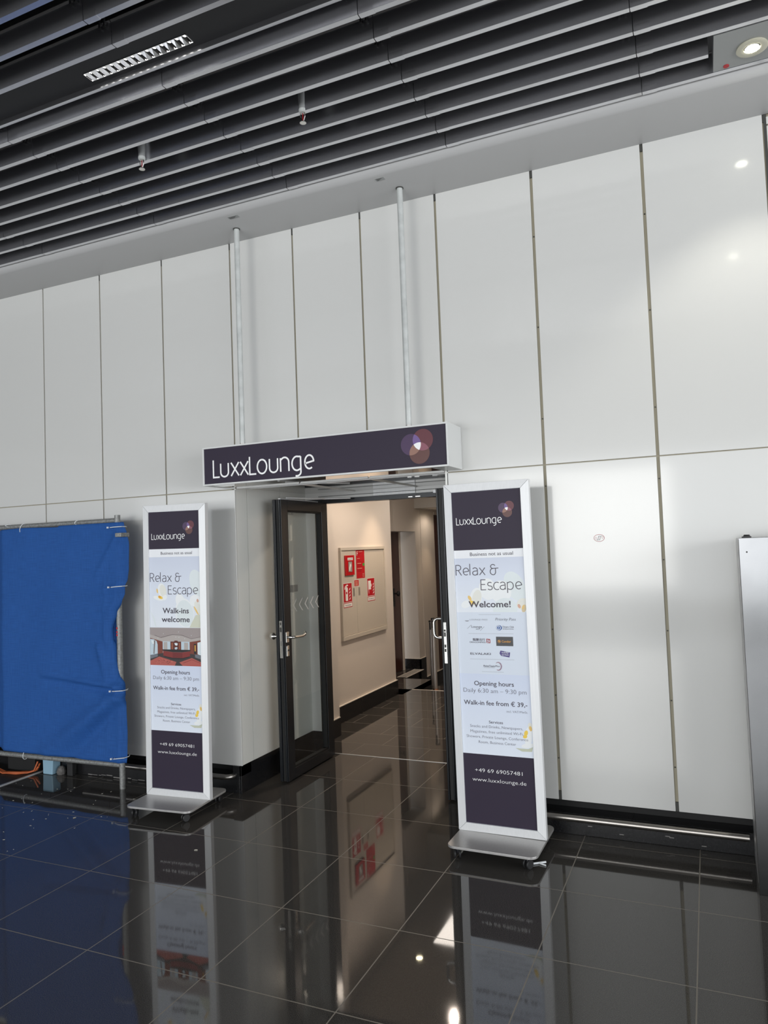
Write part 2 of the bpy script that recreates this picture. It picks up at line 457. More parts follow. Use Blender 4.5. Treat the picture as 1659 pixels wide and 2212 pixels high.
GL = {
    'L': ([[(0, 1.3), (0, 0), (.5, 0)]], .60),
    'u': ([[(0, 1), (0, .33)] + arc(.31, .33, .31, .33, 180, 360)[1:] + [(.62, 1)]], .84),
    'x': ([[(0, 1), (.62, 0)], [(.62, 1), (0, 0)]], .74),
    'o': ([arc(.36, .5, .36, .51, 90, 450, 34)], .94),
    'n': ([[(0, 0), (0, .98)], [(0, .86)] + arc(.31, .66, .31, .35, 140, 0) + [(.62, 0)]], .86),
    'g': ([[(.64, .97)] + arc(.36, .5, .36, .5, 75, 285, 24) + [(.64, .12)], [(.64, .98), (.64, -.12)] + arc(.34, -.12, .30, .28, 0, -110)[1:]], .92),
    'e': ([[(.04, .44), (.66, .58)] + arc(.35, .53, .32, .48, 12, 305, 30)], .80),
    'R': ([[(0, 0), (0, 1.42), (.24, 1.42)] + arc(.24, 1.06, .34, .36, 90, -90) + [(0, .70)], [(.26, .70), (.62, 0)]], .80),
    'l': ([[(0, 0), (0, 1.58)]], .30),
    'a': ([arc(.28, .70, .27, .31, 150, 0) + [(.55, 0)], [(.55, .60), (.27, .56)] + arc(.27, .28, .27, .28, 90, 300, 18) + [(.55, .20)]], .78),
    '&': ([arc(.32, 1.13, .25, .27, 20, 270, 20) + arc(.33, .43, .33, .43, 90, 300, 22)[0:] + [(.60, .28), (.60, .86)], [(.32, .86), (.92, .90)]], 1.0),
    'E': ([[(.52, 1.36), (0, 1.36), (0, 0), (.54, 0)], [(0, .72), (.46, .72)]], .72),
    's': ([arc(.26, .76, .24, .25, 40, 250, 16) + arc(.26, .25, .25, .26, 80, -150, 16)], .66),
    'c': ([arc(.36, .5, .35, .51, 55, 305, 26)], .70),
    'p': ([[(0, .98), (0, -.45)], [(0, .88)] + arc(.30, .5, .34, .51, 120, -120, 24) + [(0, .08)]], .86),
    ' ': ([], .46),
}


def ribbon(b, pts, wd, fn, lift, m):
    h = wd / 2; L, R = [], []
    n = len(pts)
    for i, (x, y) in enumerate(pts):
        ax, ay = pts[max(i - 1, 0)]; bx, by = pts[min(i + 1, n - 1)]
        d0 = Vector((x - ax, y - ay)); d1 = Vector((bx - x, by - y))
        if d0.length < 1e-9: d0 = d1
        if d1.length < 1e-9: d1 = d0
        d0 = d0.normalized(); d1 = d1.normalized()
        t = d0 + d1
        t = d1 if t.length < 1e-6 else t.normalized()
        nx, ny = -t.y, t.x
        k = 1 / max(.45, t.dot(d1))
        L.append((x + nx * h * k, y + ny * h * k)); R.append((x - nx * h * k, y - ny * h * k))
    vs = [fn(u, v, lift) for u, v in L] + [fn(u, v, lift) for u, v in R]
    b.add(vs, [(i, n + i, n + i + 1, i + 1) for i in range(n - 1)], m)


def stroke_text(s, x0, x1, base, cap, fn, m, parent, lift, wd, capu=1.3, name='lettering'):
    adv = 0; segs = []
    for ch in s:
        st, a = GL[ch]
        for p in st: segs.append([(x + adv, y) for x, y in p])
        adv += a
    mx = max(x for p in segs for x, y in p)
    sx = (x1 - x0) / mx; sy = cap / capu
    b = MB()
    for i, p in enumerate(segs): ribbon(b, [(x0 + x * sx, base + y * sy) for x, y in p], wd, fn, lift + 0.00003 * (i % 3), m)
    me = bpy.data.meshes.new(name); me.from_pydata(b.v, [], b.f); me.materials.append(m)
    o = bpy.data.objects.new(name, me); COL.objects.link(o); o.parent = parent
    return o


# ------------------------------------------------------------------ hall shell
YH = -12.0
struct(box('floor', -11, 12, YH, 1.075, -0.06, 0, MT['floor']))
patch = struct(box('floor', -4.0, -1.212, -0.55, -0.002, 0.0, 0.0035, MT['dusty']))
struct(box('trim_1', -1.212, -1.19, -0.55, 0.0, 0.0, 0.006, MT['trim']))

# wall behind the sign: backing with a panel per bay
wall = MB()
wall.box(-11, 0.655, 0.012, 0.06, 0.19, 4.3); wall.box(2.262, 12, 0.012, 0.06, 0.19, 4.3); wall.box(0.655, 2.262, 0.012, 0.06, 2.14, 4.3)
wall_back = struct(wall.build('wall_back', MT['joint']))
XJ = [-6.08, -5.466, -4.852, -4.238, -3.624, -3.01, -2.396, -1.783, -1.170, -0.556, 0.062, 0.682, 1.205, 1.725, 2.253, 2.868, 3.496, 4.115]
G = 0.007
ZS = 2.125
for i in range(len(XJ) - 1):
    a, b_ = XJ[i], XJ[i + 1]
    g = 0.0085 if a > 2.2 else 0.0065
    box('wall_panel', a + g, b_ - g, 0.0, 0.012, ZS + 0.003, 3.93, MT['enamel'], wall_back, 0.0015)
    if b_ <= 0.07:
        box('wall_panel', a + g, b_ - g, 0.0, 0.012, 0.186, ZS - 0.003, MT['enamel'], wall_back, 0.0015)
    elif a == 0.062:
        box('wall_panel', a + g, 0.672, 0.0, 0.012, 0.186, ZS - 0.003, MT['enamel'], wall_back, 0.0015)
    elif a >= 2.25:
        box('wall_panel', max(a + g, 2.262), b_ - g, 0.0, 0.012, 0.186, ZS - 0.003, MT['enamel'], wall_back, 0.0015)
# beyond the last wide joint: a narrow panel with its own cap piece
box('wall_panel', 4.126, 4.74, 0.0, 0.012, 0.186, 3.835, MT['enamel'], wall_back, 0.0015)
box('wall_panel', 4.126, 4.74, 0.0, 0.012, 3.845, 3.885, MT['enamel'], wall_back, 0.0015)
for a in (4.74, 5.36, 5.98): box('wall_panel', a + .008, a + .612, 0.0, 0.012, 0.186, 3.93, MT['enamel'], wall_back)
# dark joint ends at the head and the foot, fixing screws down the wide joints
jd = MB()
for x in XJ[9:]:
    jd.box(x - 0.006, x + 0.006, 0.004, 0.0125, 3.86, 3.93)
for x in (2.868, 3.496): jd.box(x - 0.007, x + 0.007, 0.003, 0.0125, 0.186, 0.235)
jd.box(4.113, 4.128, 0.003, 0.0125, 0.186, 3.9)
jd.build('joint_end', MT['joint_dark'], wall_back)
sb = MB()
for x in (2.868, 3.496):
    for z in (0.42, 0.78, 1.16, 1.55, 2.0, 2.4, 2.95, 3.5):
        sb.lathe([(0.0038, -0.003), (0.0038, 0.003)], (x, 0.009, z), 8, ax='y')
sb.build('joint_screw', MT['joint_dark'], wall_back)

# plinth: black stone with the shadow gap above it
for nm, x0, x1 in (('baseboard_left', -11, 0.655), ('baseboard_right', 2.262, 12)):
    pb = MB(); pb.box(x0, x1, -0.012, 0.11, 0.0, 0.118)
    base = struct(pb.build(nm, MT['black'], bevel=0.003))
    rb = MB(); rb.box(x0, x1, 0.10, 0.112, 0.118, 0.30)
    rb.build('recess_back', MT['recess'], base)
    sj = MB()
    xs = [3.12 - 0.62 * k for k in range(16)] if nm == 'baseboard_left' else [2.66, 3.26, 3.86, 4.46]
    for x in [q for q in xs if x0 < q < x1]:
        sj.box(x - 0.002, x + 0.002, -0.0125, 0.1, 0.0, 0.1186)
    sj.build('stone_joint', MT['recess'], base)
    if nm == 'baseboard_right':
        db = MB()
        for x, z in ((3.03, 0.055), (3.2, 0.03), (3.62, 0.02), (3.44, 0.05), (3.46, 0.045)):
            db.box(x - 0.012, x + 0.012, -0.0135, -0.011, z, z + 0.004)
        db.build('chipped_edge', MT['streak'], base)
    else:
        db = MB(); x = -0.75
        while x < 0.1:
            l = random.uniform(.02, .08); zz = 0.010 + random.uniform(-.006, .006)
            db.box(x, x + l, -0.0135, -0.011, zz, zz + random.uniform(.003, .008)); x += l + random.uniform(.0, .03)
        db.build('plaster_streak', MT['streak'], base)
# corner stone of the left plinth, runs into the entrance
cs = MB(); cs.box(0.60, 0.672, -0.0125, 0.11, 0.118, 0.188); cs.box(0.655, 0.672, -0.0125, 1.0, 0.0, 0.188)
struct(cs.build('baseboard_alcove', MT['black'], bevel=0.002))

# white bulkhead between the wall and the baffles
bh = MB()
prof = [(0.0, 3.9), (0.0, 4.2), (-0.43, 4.2), (-0.43, 3.985), (-0.425, 3.955), (-0.41, 3.928), (-0.385, 3.907), (-0.368, 3.9)]
prof = prof[::-1]
bh.prism(prof, lambda u, v, k: ((-11 if k == 0 else 12), u, v))
bulk = struct(bh.build('trim_2', MT['soffit'], smooth=40))

# ceiling void and baffles
ceil = struct(box('ceiling', -11, 12, YH, 0.06, 4.32, 4.36, MT['black_void']))
PITCH = 0.1621
Y0 = -0.444
JX = [-3.74, -2.7, -1.69, -0.65, 0.397, 1.445, 2.49, 3.54, 4.59, 5.63]


def baffle(y, x0, x1, z=3.93, sleeves=True, clips=True, off=0.0):
    hw, h, t = 0.0128, 0.097, 0.0018
    cuts = [x0] + [q + off for q in JX if x0 < q + off < x1] + [x1]
    b = MB()
    for a, c in zip(cuts[:-1], cuts[1:]):
        a2 = a + (0.0018 if a != x0 else 0); c2 = c - (0.0018 if c != x1 else 0)
        # folded open-top profile: bottom flange, two legs, out-turned lips
        p = [(-hw, 0), (hw, 0), (hw + .004, h), (hw + .012, h + .006), (hw + .012, h + .0085), (hw + .002, h + .0025), (hw - t, t), (-hw + t, t),
             (-hw - .002, h + .0025), (-hw - .012, h + .0085), (-hw - .012, h + .006), (-hw - .004, h)]
        b.prism(p, lambda u, v, k: ((a2 if k == 0 else c2), y + u, z + v))
    if sleeves:
        for q in cuts[1:-1]:
            b.box(q + .004, q + .072, y - hw - .0012, y + hw + .0012, z - .0014, z + .03)
    o = b.build('ceiling_baffle', MT['baffle'], ceil)
    if clips:
        for q in cuts[1:-1]:
            c = MB()
            for d in (-0.055, -0.028):
                c.box(q + d - .004, q + d + .004, y - hw - .018, y - hw - .012, z + h - .012, z + h + .05)
                c.box(q + d - .004, q + d + .004, y - hw - .018, y - hw - .004, z + h - .018, z + h - .01)
            c.build('hanger_clip', MT['rubber'], o)
    return o


for k in range(0, 21):
    y = Y0 - PITCH * k
    if k in (1, 11):
        baffle(y, -9, 3.848)
    elif k == 8:
        continue
    else:
        baffle(y, -9, 9, off=0.0)
# channel that carries the luminaire, standing in for one baffle
ch = MB(); ch.box(-9, 1.099, -1.90, -1.655, 4.0, 4.004); ch.box(1.711, 9, -1.90, -1.655, 4.0, 4.004); ch.box(1.099, 1.711, -1.90, -1.747, 4.0, 4.004); ch.box(1.099, 1.711, -1.685, -1.655, 4.0, 4.004)
ch.build('luminaire_channel', MT['void_grey'], ceil)
ch2 = MB(); ch2.box(-9, 9, -1.660, -1.642, 3.974, 4.05); ch2.build('channel_edge', MT['baffle'], ceil)
bk = MB(); bk.box(-9, 9, -3.8, -0.44, 4.18, 4.2); bk.build('acoustic_fleece', MT['black_void'], ceil)

# rest of the hall, for light and reflections
struct(box('wall_left', -11.2, -11, YH, 0.06, 0, 4.36, MT['hall_wall']))
struct(box('wall_right', 12, 12.2, YH, 0.06, 0, 4.36, MT['hall_wall']))
wf = MB(); wf.box(-11, 12, YH - .2, YH, 3.55, 4.36); wf.box(-11, 12, YH - .2, YH, 0, 0.25)
struct(wf.build('wall_front', MT['hall_wall']))
wm = MB()
x = -11
while x <= 12:
    wm.box(x - .04, x + .04, YH - .1, YH, 0.25, 3.55); x += 1.9
wm.box(-11, 12, YH - .1, YH, 1.05, 1.12)
struct(wm.build('window_1', MT['mullion']))

# ------------------------------------------------------------------ entrance alcove
al = MB()
al.box(0.655, 0.672, 0.0125, 0.143, 0.19, 2.145); al.box(0.655, 0.672, 0.149, 0.60, 0.19, 2.145); al.box(0.655, 0.672, 0.606, 1.0, 0.19, 2.145)
struct(al.build('wall_alcove_left', MT['enamel_side']))
MB().box(0.645, 0.66, 0.012, 1.0, 0.19, 2.145).build('joint_backing', MT['joint'], bpy.data.objects['wall_alcove_left'])
struct(box('wall_alcove_right', 2.25, 2.268, 0.0, 1.06, 0.0, 2.145, MT['enamel_side']))
so = struct(box('ceiling_alcove', 0.655, 2.262, 0.0, 1.06, 2.14, 2.16, MT['soffit_metal']))
tb = MB()
tb.box(0.66, 2.255, 0.118, 0.128, 2.131, 2.1405); tb.box(1.128, 1.136, 0.128, 1.04, 2.133, 2.1405); tb.box(1.666, 1.674, 0.128, 1.04, 2.133, 2.1405)
tb.build('panel_trim', MT['trim'], so)

MB().box(0.6715, 0.6745, .687, .826, 1.345, 1.40).build('grey_plate', MT['lamp_panel'], bpy.data.objects['wall_alcove_left'])
# header over the doors
hd = MB(); hd.box(0.672, 2.25, 1.0, 1.06, 2.088, 2.14)
hd.box(0.672, 0.765, 1.0, 1.06, 0.19, 2.088); hd.box(0.672, 0.765, 1.0, 1.06, 0, 0.19, MT['black']); hd.ms = [MT['header'], MT['black']]; hd.m = [1 if i >= len(hd.f) - 6 else 0 for i in range(len(hd.f))]
struct(hd.build('trim_3', MT['header']))
MB().box(1.30, 1.66, 0.992, 1.0, 2.112, 2.138).box(1.30, 1.66, 0.990, 1.0, 2.09, 2.108).build('cover_plate', MT['alu'], bpy.data.objects['trim_3'])
MB().box(0.80, 2.16, 0.985, 1.0, 2.1085, 2.1115).build('shadow_line', MT['joint_dark'], bpy.data.objects['trim_3'])
fr = MB(); fr.box(0.672, 2.25, 0.995, 1.075, 2.05, 2.088); fr.box(0.765, 0.80, 0.995, 1.075, 0, 2.05); fr.box(2.15, 2.25, 0.995, 1.075, 0, 2.05)
frame = struct(fr.build('trim_4', MT['frame_black'], bevel=0.002))
kp = MB(); kp.box(1.60, 1.635, 0.99, 0.996, 2.058, 2.064); kp.box(1.66, 1.70, 0.99, 0.996, 2.058, 2.064); kp.build('strike_plate', MT['chrome'], frame)


# ------------------------------------------------------------------ glass doors, both swung open towards the hall
def leaf(name, x0, flip):
    """leaf lies in the plane x = const, from hinge y=1.0 to free edge y=.285; flip mirrors the inner face"""
    root = bpy.data.objects.new(name, None); COL.objects.link(root); root['kind'] = 'structure'
    root.location = (x0, 1.0, 0)
    s = -1 if flip else 1      # +x*s is the face that was inside when shut
    T = 0.062; Lh = 0.716; Z0, Z1 = 0.012, 2.055
    X = lambda a, b_: (a * s, b_ * s)
    f = MB()
    for (ya, yb, za, zb) in ((-Lh, -Lh + .092, Z0, Z1), (-.10, -.004, Z0, Z1), (-Lh + .092, -.10, Z0, Z0 + .075), (-Lh + .092, -.10, Z1 - .078, Z1)):
        f.box(*X(0, T), ya, yb, za, zb)
    # stepped rebate and pressed ribs on the free edge
    f.box(*X(.006, .016), -Lh - .012, -Lh, Z0, Z1); f.box(*X(.045, .055), -Lh - .010, -Lh, Z0, Z1)
    f.box(*X(-.010, 0), -Lh - .004, -Lh + .018, Z0, Z1)
    f.build('door_frame', MT['frame_black'], root, bevel=.0025)
    gk = MB()
    for (ya, yb, za, zb) in ((-Lh + .092, -Lh + .104, Z0 + .075, Z1 - .078), (-.112, -.10, Z0 + .075, Z1 - .078), (-Lh + .104, -.112, Z0 + .075, Z0 + .087), (-Lh + .104, -.112, Z1 - .09, Z1 - .078)):
        gk.box(*X(.018, T - .006), ya, yb, za, zb)
    gk.build('gasket', MT['gasket'], root)
    br = MB(); br.box(*X(.02, .041), -Lh - .0012, -Lh, Z0 + .001, Z1 - .001); br.build('brush_seal', MT['gasket'], root)
    g = MB(); g.box(*X(.028, .036), -Lh + .098, -.106, Z0 + .08, Z1 - .083)
    gl = g.build('glass_pane', MT['glass'], root)
    return root, s, T, Lh, gl


d1, s, T, Lh, g1 = leaf('door_1', 0.812, False)
# manifestation arrows on the pane, fading away from the hinge
for i, (y, a) in enumerate(zip((0.794, 0.712, 0.627, 0.541, 0.456, 0.40), (0.95, 0.92, 0.88, 0.7, 0.45, 0.2))):
    yy = y - 1.0
    pts = [(yy, 1.262), (yy + .048, 1.309), (yy + .060, 1.309), (yy + .015, 1.262), (yy + .060, 1.215), (yy + .048, 1.215)]
    k = decal_mat('arrow_white_%d' % i, (0.85, 0.85, 0.85, 1), a)
    ar = MB(); ar.add([(0.0366, u, v) for u, v in pts], [(0, 1, 2, 3), (0, 3, 4, 5)]); ar.build('arrow_mark', k, g1)
text('0.200.202', -.613 + .0, -.503, 1.946, .018, lambda u, v, d: (0.0367 + d, u, v), decal_mat('code_grey', (.12, .12, .12, 1), .8), g1, 0.0)
# mortise lock, lever, cylinder rosette, knob
lk = MB(); lk.box(.020, .043, -Lh - .004, -Lh, .896, 1.166); lock = lk.build('lock_plate', MT['chrome'], d1, bevel=.001)
hb = MB(); hb.box(.026, .038, -Lh - .008, -Lh - .003, 1.085, 1.118, MT['joint_dark']); hb.box(.030, .033, -Lh - .0046, -Lh - .003, .985, 1.02, MT['joint_dark']); hb.box(.026, .036, -Lh - .0046, -Lh - .003, 1.135, 1.155, MT['joint_dark']); hb.build('latch', None, lock)
lv = MB(); lv.box(T, T + .010, -Lh + .008, -Lh + .045, 1.005, 1.085); lv.build('handle_rosette', MT['chrome'], d1, bevel=.004)
lv = MB(); lv.tube([(T + .008, -Lh + .026, 1.045), (T + .045, -Lh + .026, 1.045), (T + .058, -Lh + .034, 1.045), (T + .062, -Lh + .055, 1.044), (T + .062, -Lh + .15, 1.041), (T + .06, -Lh + .185, 1.046), (T + .048, -Lh + .215, 1.054), (T + .03, -Lh + .235, 1.06)], .010, 12)
lv.build('lever_handle', MT['chrome'], d1, smooth=50)
lv = MB(); lv.box(T, T + .010, -Lh + .012, -Lh + .044, .905, .985); lv.build('key_rosette', MT['chrome'], d1, bevel=.004)
MB().lathe([(.007, 0), (.007, .003)], (T + .0095, -Lh + .028, .95), 12, ax='x').build('key_cylinder', MT['joint_dark'], d1)
kn = MB(); kn.lathe([(.012, 0), (.012, -.03), (.018, -.036), (.026, -.046), (.029, -.058), (.026, -.069), (.016, -.078), (.006, -.081)], (-.0, -Lh + .03, 1.05), 20, ax='x')
kn.build('door_knob', MT['chrome'], d1, smooth=60)
for z in (.25, 1.05, 1.85):
    MB().lathe([(.011, -.05), (.011, .05)], (-.004, .0, z), 12).build('hinge', MT['frame_black'], d1, smooth=50)
# closer arms reaching up to the header
ca = MB(); ca.box(-.02, .0, -.62, -.04, 2.058, 2.07); ca.tube([(.01, -.55, 2.075), (.14, -.18, 2.078), (.30, -.045, 2.08)], .006, 8)
ca.build('closer_arm', MT['alu'], d1)

d2, s2, T2, Lh2, g2 = leaf('door_2', 2.143, True)
lk = MB(); lk.box(-.047, -.024, -Lh - .004, -Lh, .896, 1.166); lock = lk.build('lock_plate', MT['chrome'], d2, bevel=.001)
hb = MB()
for z0, z1 in ((1.105, 1.118), (1.072, 1.10), (1.0, 1.02), (.972, .992)): hb.box(-.042, -.030, -Lh - .0046, -Lh - .003, z0, z1)
hb.build('latch', MT['joint_dark'], lock)
ph = MB(); yh = -Lh + .045
ph.tube([(-T + .004, yh, 1.185), (-T - .04, yh, 1.185), (-T - .058, yh, 1.176), (-T - .066, yh, 1.158), (-T - .066, yh, 1.085), (-T - .058, yh, 1.065), (-T - .04, yh, 1.057), (-T + .004, yh, 1.057)], .010, 12)
ph.build('pull_handle', MT['chrome'], d2, smooth=50)
for z in (.25, 1.05, 1.85):
    MB().lathe([(.011, -.05), (.011, .05)], (.004, .0, z), 12).build('hinge', MT['frame_black'], d2, smooth=50)
ca = MB(); ca.tube([(-.05, -.3, 2.075), (-.25, -.16, 2.078)], .013, 8); ca.box(-.27, -.23, -.19, -.13, 2.066, 2.088)
ca.build('closer_arm', MT['alu'], d2)

# ------------------------------------------------------------------ corridor behind the doors
cf = MB(); cf.box(0.55, 2.3, 1.075, 3.70, -0.06, 0); cf.box(0.30, 0.55, 1.075, 3.70, -0.06, 0); cf.box(-0.25, 0.47, 3.40, 4.35, -0.06, 0); cf.box(-0.25, 0.05, 4.35, 5.05, -0.06, 0)
cf.box(-0.25, 0.30, 3.40, 3.71, -0.06, 0)
struct(cf.build('floor', MT['floor_in']))
struct(box('trim_5', 0.78, 2.15, 1.068, 1.078, 0, 0.002, MT['trim']))
lower = MB(); lower.box(0.47, 2.3, 3.70, 6.0, -.22, -.16); lower.box(0.05, 0.47, 4.35, 4.75, -.22, -.16); lower.box(0.05, 2.3, 4.75, 9, -.4, -.34)
struct(lower.build('floor', MT['floor_in']))
ed = MB(); ed.box(0.472, 2.3, 3.690, 3.704, -.012, .003); struct(ed.build('trim_6', MT['int_trim']))
rs = MB(); rs.box(.47, 2.3, 3.704, 3.712, -.2, -.01); rs.box(.462, .47, 3.704, 4.35, -.2, -.001); rs.box(.05, .056, 4.35, 5.04, -.4, -.001); rs.box(.05, .47, 4.342, 4.35, -.2, -.001); rs.box(.05, .47, 4.742, 4.75, -.4, -.161)
struct(rs.build('trim_7', MT['black']))
ZC = 2.6
wl = MB(); wl.box(0.30, 0.60, 1.075, 1.62, 0, ZC); wl.box(0.30, 0.40, 1.62, 3.40, 0, ZC)
struct(wl.build('wall_left', MT['int_wall']))
bl = MB(); bl.box(0.60, 0.62, 1.078, 1.60, 0, 0.158); b1 = bl.build('baseboard_left', MT['black']); struct(b1)
MB().box(0.60, 0.618, 1.078, 1.60, 0.158, 0.164).build('top_bead', MT['int_trim'], b1)
bl = MB(); bl.box(0.40, 0.42, 1.62, 3.41, 0, 0.158)
b2 = bl.build('baseboard_left', MT['black']); struct(b2)
MB().box(0.40, 0.418, 1.62, 3.41, 0.158, 0.164).build('top_bead', MT['int_trim'], b2)
sj = MB()
for y in (2.46, 3.05): sj.box(.4185, .4205, y - .0015, y + .0015, 0, .158)
sj.build('stone_joint', MT['void_grey'], b2)
struct(box('wall_right', 2.3, 2.4, 1.075, 9, -.4, ZC, MT['int_wall']))
# wall with the brown door, passage to the left
wd = MB(); wd.box(-0.35, -0.18, 3.40, 3.60, 0, ZC); wd.box(-.35, -.18, 3.6, 4.95, 1.87, ZC); wd.box(-0.35, 0.055, 5.05, 5.25, -.4, ZC)
wd.box(-.35, .385, 3.30, 3.395, 0, ZC); wd.box(-.18, .055, 4.3, 5.05, 1.872, ZC)
struct(wd.build('wall_back', MT['int_wall']))
wr = MB(); wr.box(-0.1, 0.06, 5.25, 5.80, -.4, ZC); wr.box(-.1, .06, 6.75, 9, -.4, ZC); wr.box(-.1, .06, 5.8, 6.75, 2.16, ZC)
struct(wr.build('wall_left', MT['int_wall']))
bb = MB(); bb.box(-.18, .075, 5.03, 5.05, 0, .135); bb.box(.055, .075, 5.03, 5.24, -.35, .135); bb.box(.06, .08, 5.24, 9, -.35, -.145)
b3 = struct(bb.build('baseboard_left', MT['black']))
tb_ = MB(); tb_.box(-.18, .073, 5.032, 5.05, .135, .14); tb_.box(.055, .073, 5.05, 5.24, .135, .14); tb_.box(.06, .078, 5.25, 9, -.145, -.139); tb_.build('top_bead', MT['int_trim'], b3)
struct(box('wall_far', -.4, 2.4, 9, 9.1, -.4, ZC, MT['int_wall']))
ci = MB(); ci.box(-0.35, 2.4, 1.06, 5.05, ZC, ZC + .05); ci.box(-.1, 2.4, 5.05, 9, 2.19, ZC + .05)
ceil_in = struct(ci.build('ceiling', MT['int_ceiling']))
# brown doors
d3 = bpy.data.objects.new('door_3', None); COL.objects.link(d3); d3['kind'] = 'structure'; d3.location = (-0.16, 4.25, 0)
box('door_leaf', -.02, .02, -.64, .66, 0.005, 1.868, MT['brown'], d3, .003)
jm = MB(); jm.box(-.02, .035, .66, .70, 0, 1.872); jm.build('door_jamb', MT['int_trim'], d3)
hp = MB(); hp.box(.02, .03, .40, .45, .88, 1.12); hp.tube([(.03, .425, 1.05), (.075, .425, 1.05)], .012, 10); hp.build('handle_plate', MT['rubber'], d3)
MB().lathe([(.01, 0), (.032, .008), (.038, .022), (.03, .036), (.01, .042)], (.07, .425, 1.05), 16, ax='x').build('door_knob', MT['rubber'], d3, smooth=60)
cl = MB(); cl.box(.02, .04, .18, .30, 1.80, 1.83); cl.box(.02, .035, .22, .27, 1.70, 1.74); cl.build('door_catch', MT['galv'], d3)
d4 = bpy.data.objects.new('door_4', None); COL.objects.link(d4); d4['kind'] = 'structure'; d4.location = (0.04, 6.27, -.34)
box('door_leaf', -.02, .015, -.45, .46, .005, 2.46, MT['brown'], d4, .003)
box('door_head', -.02, .03, -.47, .48, 2.46, 2.50, MT['int_trim'], d4)

# floor grille by the door step
gr = MB(); gr.box(-.01, .0, 4.39, 5.0, 0, .005); gr.box(.105, .125, 4.39, 5.0, 0, .005)
for k in range(12): gr.box(0, .105, 4.40 + .052 * k, 4.418 + .052 * k, 0, .0045)
gr.box(0, .105, 4.39, 5.0, .0005, .0015, MT['recess'])  # dark sheet added under the slats for the shade in the slots
gr.m = [1 if i >= len(gr.f) - 6 else 0 for i in range(len(gr.f))]; gr.ms = [MT['int_trim'], MT['recess']]
tag(gr.build('floor_grille', MT['int_trim']), 'cream slotted grille strip on the floor by the brown door step', 'grille')


# barrier posts
def barrier_post(x, y, z, h, label):
    t = thing('barrier_post', label, 'barrier post', (x, y, z), 0, 'barrier posts in the corridor')
    MB().lathe([(.15, 0), (.15, .008), (.10, .02), (.04, .045), (.032, .07)], n=24).build('base', MT['copper'], t, smooth=40)
    MB().lathe([(.026, .05), (.026, h)], n=20).build('tube', MT['post'], t, smooth=40)
    MB().lathe([(.026, h), (.028, h), (.028, h + .012), (.024, h + .02), (.0, h + .02)][:4], n=20).build('cap', MT['rubber'], t, smooth=40)
    MB().box(-.009, .009, -.0275, -.02, h - .10, h - .005).build('belt_slot', MT['rubber'], t)
    return t


barrier_post(.308, 4.84, -.34, 1.0, 'thin steel barrier post left of the door pull handle, farther back')
barrier_post(.56, 4.25, -.16, .915, 'steel barrier post with copper base right behind the right door leaf')


# ceiling spots of the corridor
def corridor_spot(x, y, z, label, tgt, power, ang, spill=0):
    t = thing('ceiling_spot', label, 'ceiling spot', (x, y, z), 0, 'corridor ceiling spots')
    MB().lathe([(.045, -.006), (.05, 0), (.045, .004)], n=20).build('trim_ring', MT['trim'], t)
    MB().lathe([(.034, -.0065), (.034, -.004)], n=20).build('lamp', MT['warmglow'], t)
    spot('corridor_spot_light', (x, y, z - .02), tgt, power, ang, .7, WARM)
    if spill: spot('corridor_spot_spill', (x, y, z - .02), (x, y, 0), spill, 168, .5, (1.0, .84, .70))


corridor_spot(.76, 2.90, ZC, 'warm recessed spot above the fire cabinet', (.76, 2.90, 0), 46, 70)
corridor_spot(1.41, 2.08, ZC, 'warm recessed spot nearer the glass doors', (1.41, 2.08, 0), 12, 90, 74)
corridor_spot(.36, 5.42, 2.19, 'warm recessed spot over the stair wall at the back', (.36, 5.42, 0), 16, 68, 6)

# fire cabinet in the corridor wall
FX = 0.40
fc = thing('fire_cabinet', 'beige two-door fire hose cabinet with red stickers set in the corridor wall', 'fire cabinet', (FX, 2.61, .77))
P = lambda y, z: (y - 2.61, z - .77)
cb = MB()
cb.box(0, .028, -.53, .54, 0.0, .04); cb.box(0, .028, -.53, .54, .885, .915); cb.box(0, .028, -.53, -.505, .04, .885); cb.box(0, .028, .52, .54, .04, .885)
cb.build('cabinet_frame', MT['cab'], fc, bevel=.002)
MB().box(-.002, .008, -.51, .525, .03, .89).build('groove', MT['cab_groove'], fc)
dl = box('door', 0, .018, -.502, -.1855, .043, .882, MT['cab'], fc, .0015)
dr = box('door', 0, .018, -.1825, .517, .043, .882, MT['cab'], fc, .0015)
for d, y0, y1 in ((dl, 2.342, 2.38), (dr, 2.469, 2.505)):
    a, b_ = y0 - 2.61, y1 - 2.61
    MB().box(.018, .0195, a, b_, .418, .504).build('recessed_handle', MT['greywin'], d, bevel=.0005)
    MB().box(.0195, .0202, a + .006, b_ - .006, .43, .492).build('handle_slot', MT['cab_groove'], d)
fcf = lambda u, v, d: (.0184 + d, u - 2.61, v - .77)
al_ = MB(); al_.box(.018, .034, -.443, -.243, .635, .835); alarm = al_.build('alarm_box', MT['red_gloss'], dl, bevel=.004)
# (alarm face)
flat('alarm_face', [(rect(2.222, 2.315, 1.435, 1.548), MT['red_dark']), (rect(2.228, 2.308, 1.441, 1.542), MT['greywin']),
                    (rect(2.212, 2.33, 1.556, 1.582), MT['white_print'])], lambda u, v, d: (.0345 + d, u - 2.61, v - .77), None, dl)
text('Feuerwehr', 2.222, 2.322, 1.563, .012, lambda u, v, d: (.0352 + d, u - 2.61, v - .77), MT['rubber'], dl, 0, name='print')
hand = [(2.24, 1.45), (2.262, 1.45), (2.27, 1.48), (2.29, 1.50), (2.285, 1.53), (2.27, 1.51), (2.258, 1.535), (2.25, 1.50), (2.24, 1.48)]
flat('hand_symbol', [(hand, MT['white_print'])], lambda u, v, d: (.0353 + d, u - 2.61, v - .77), None, dl)
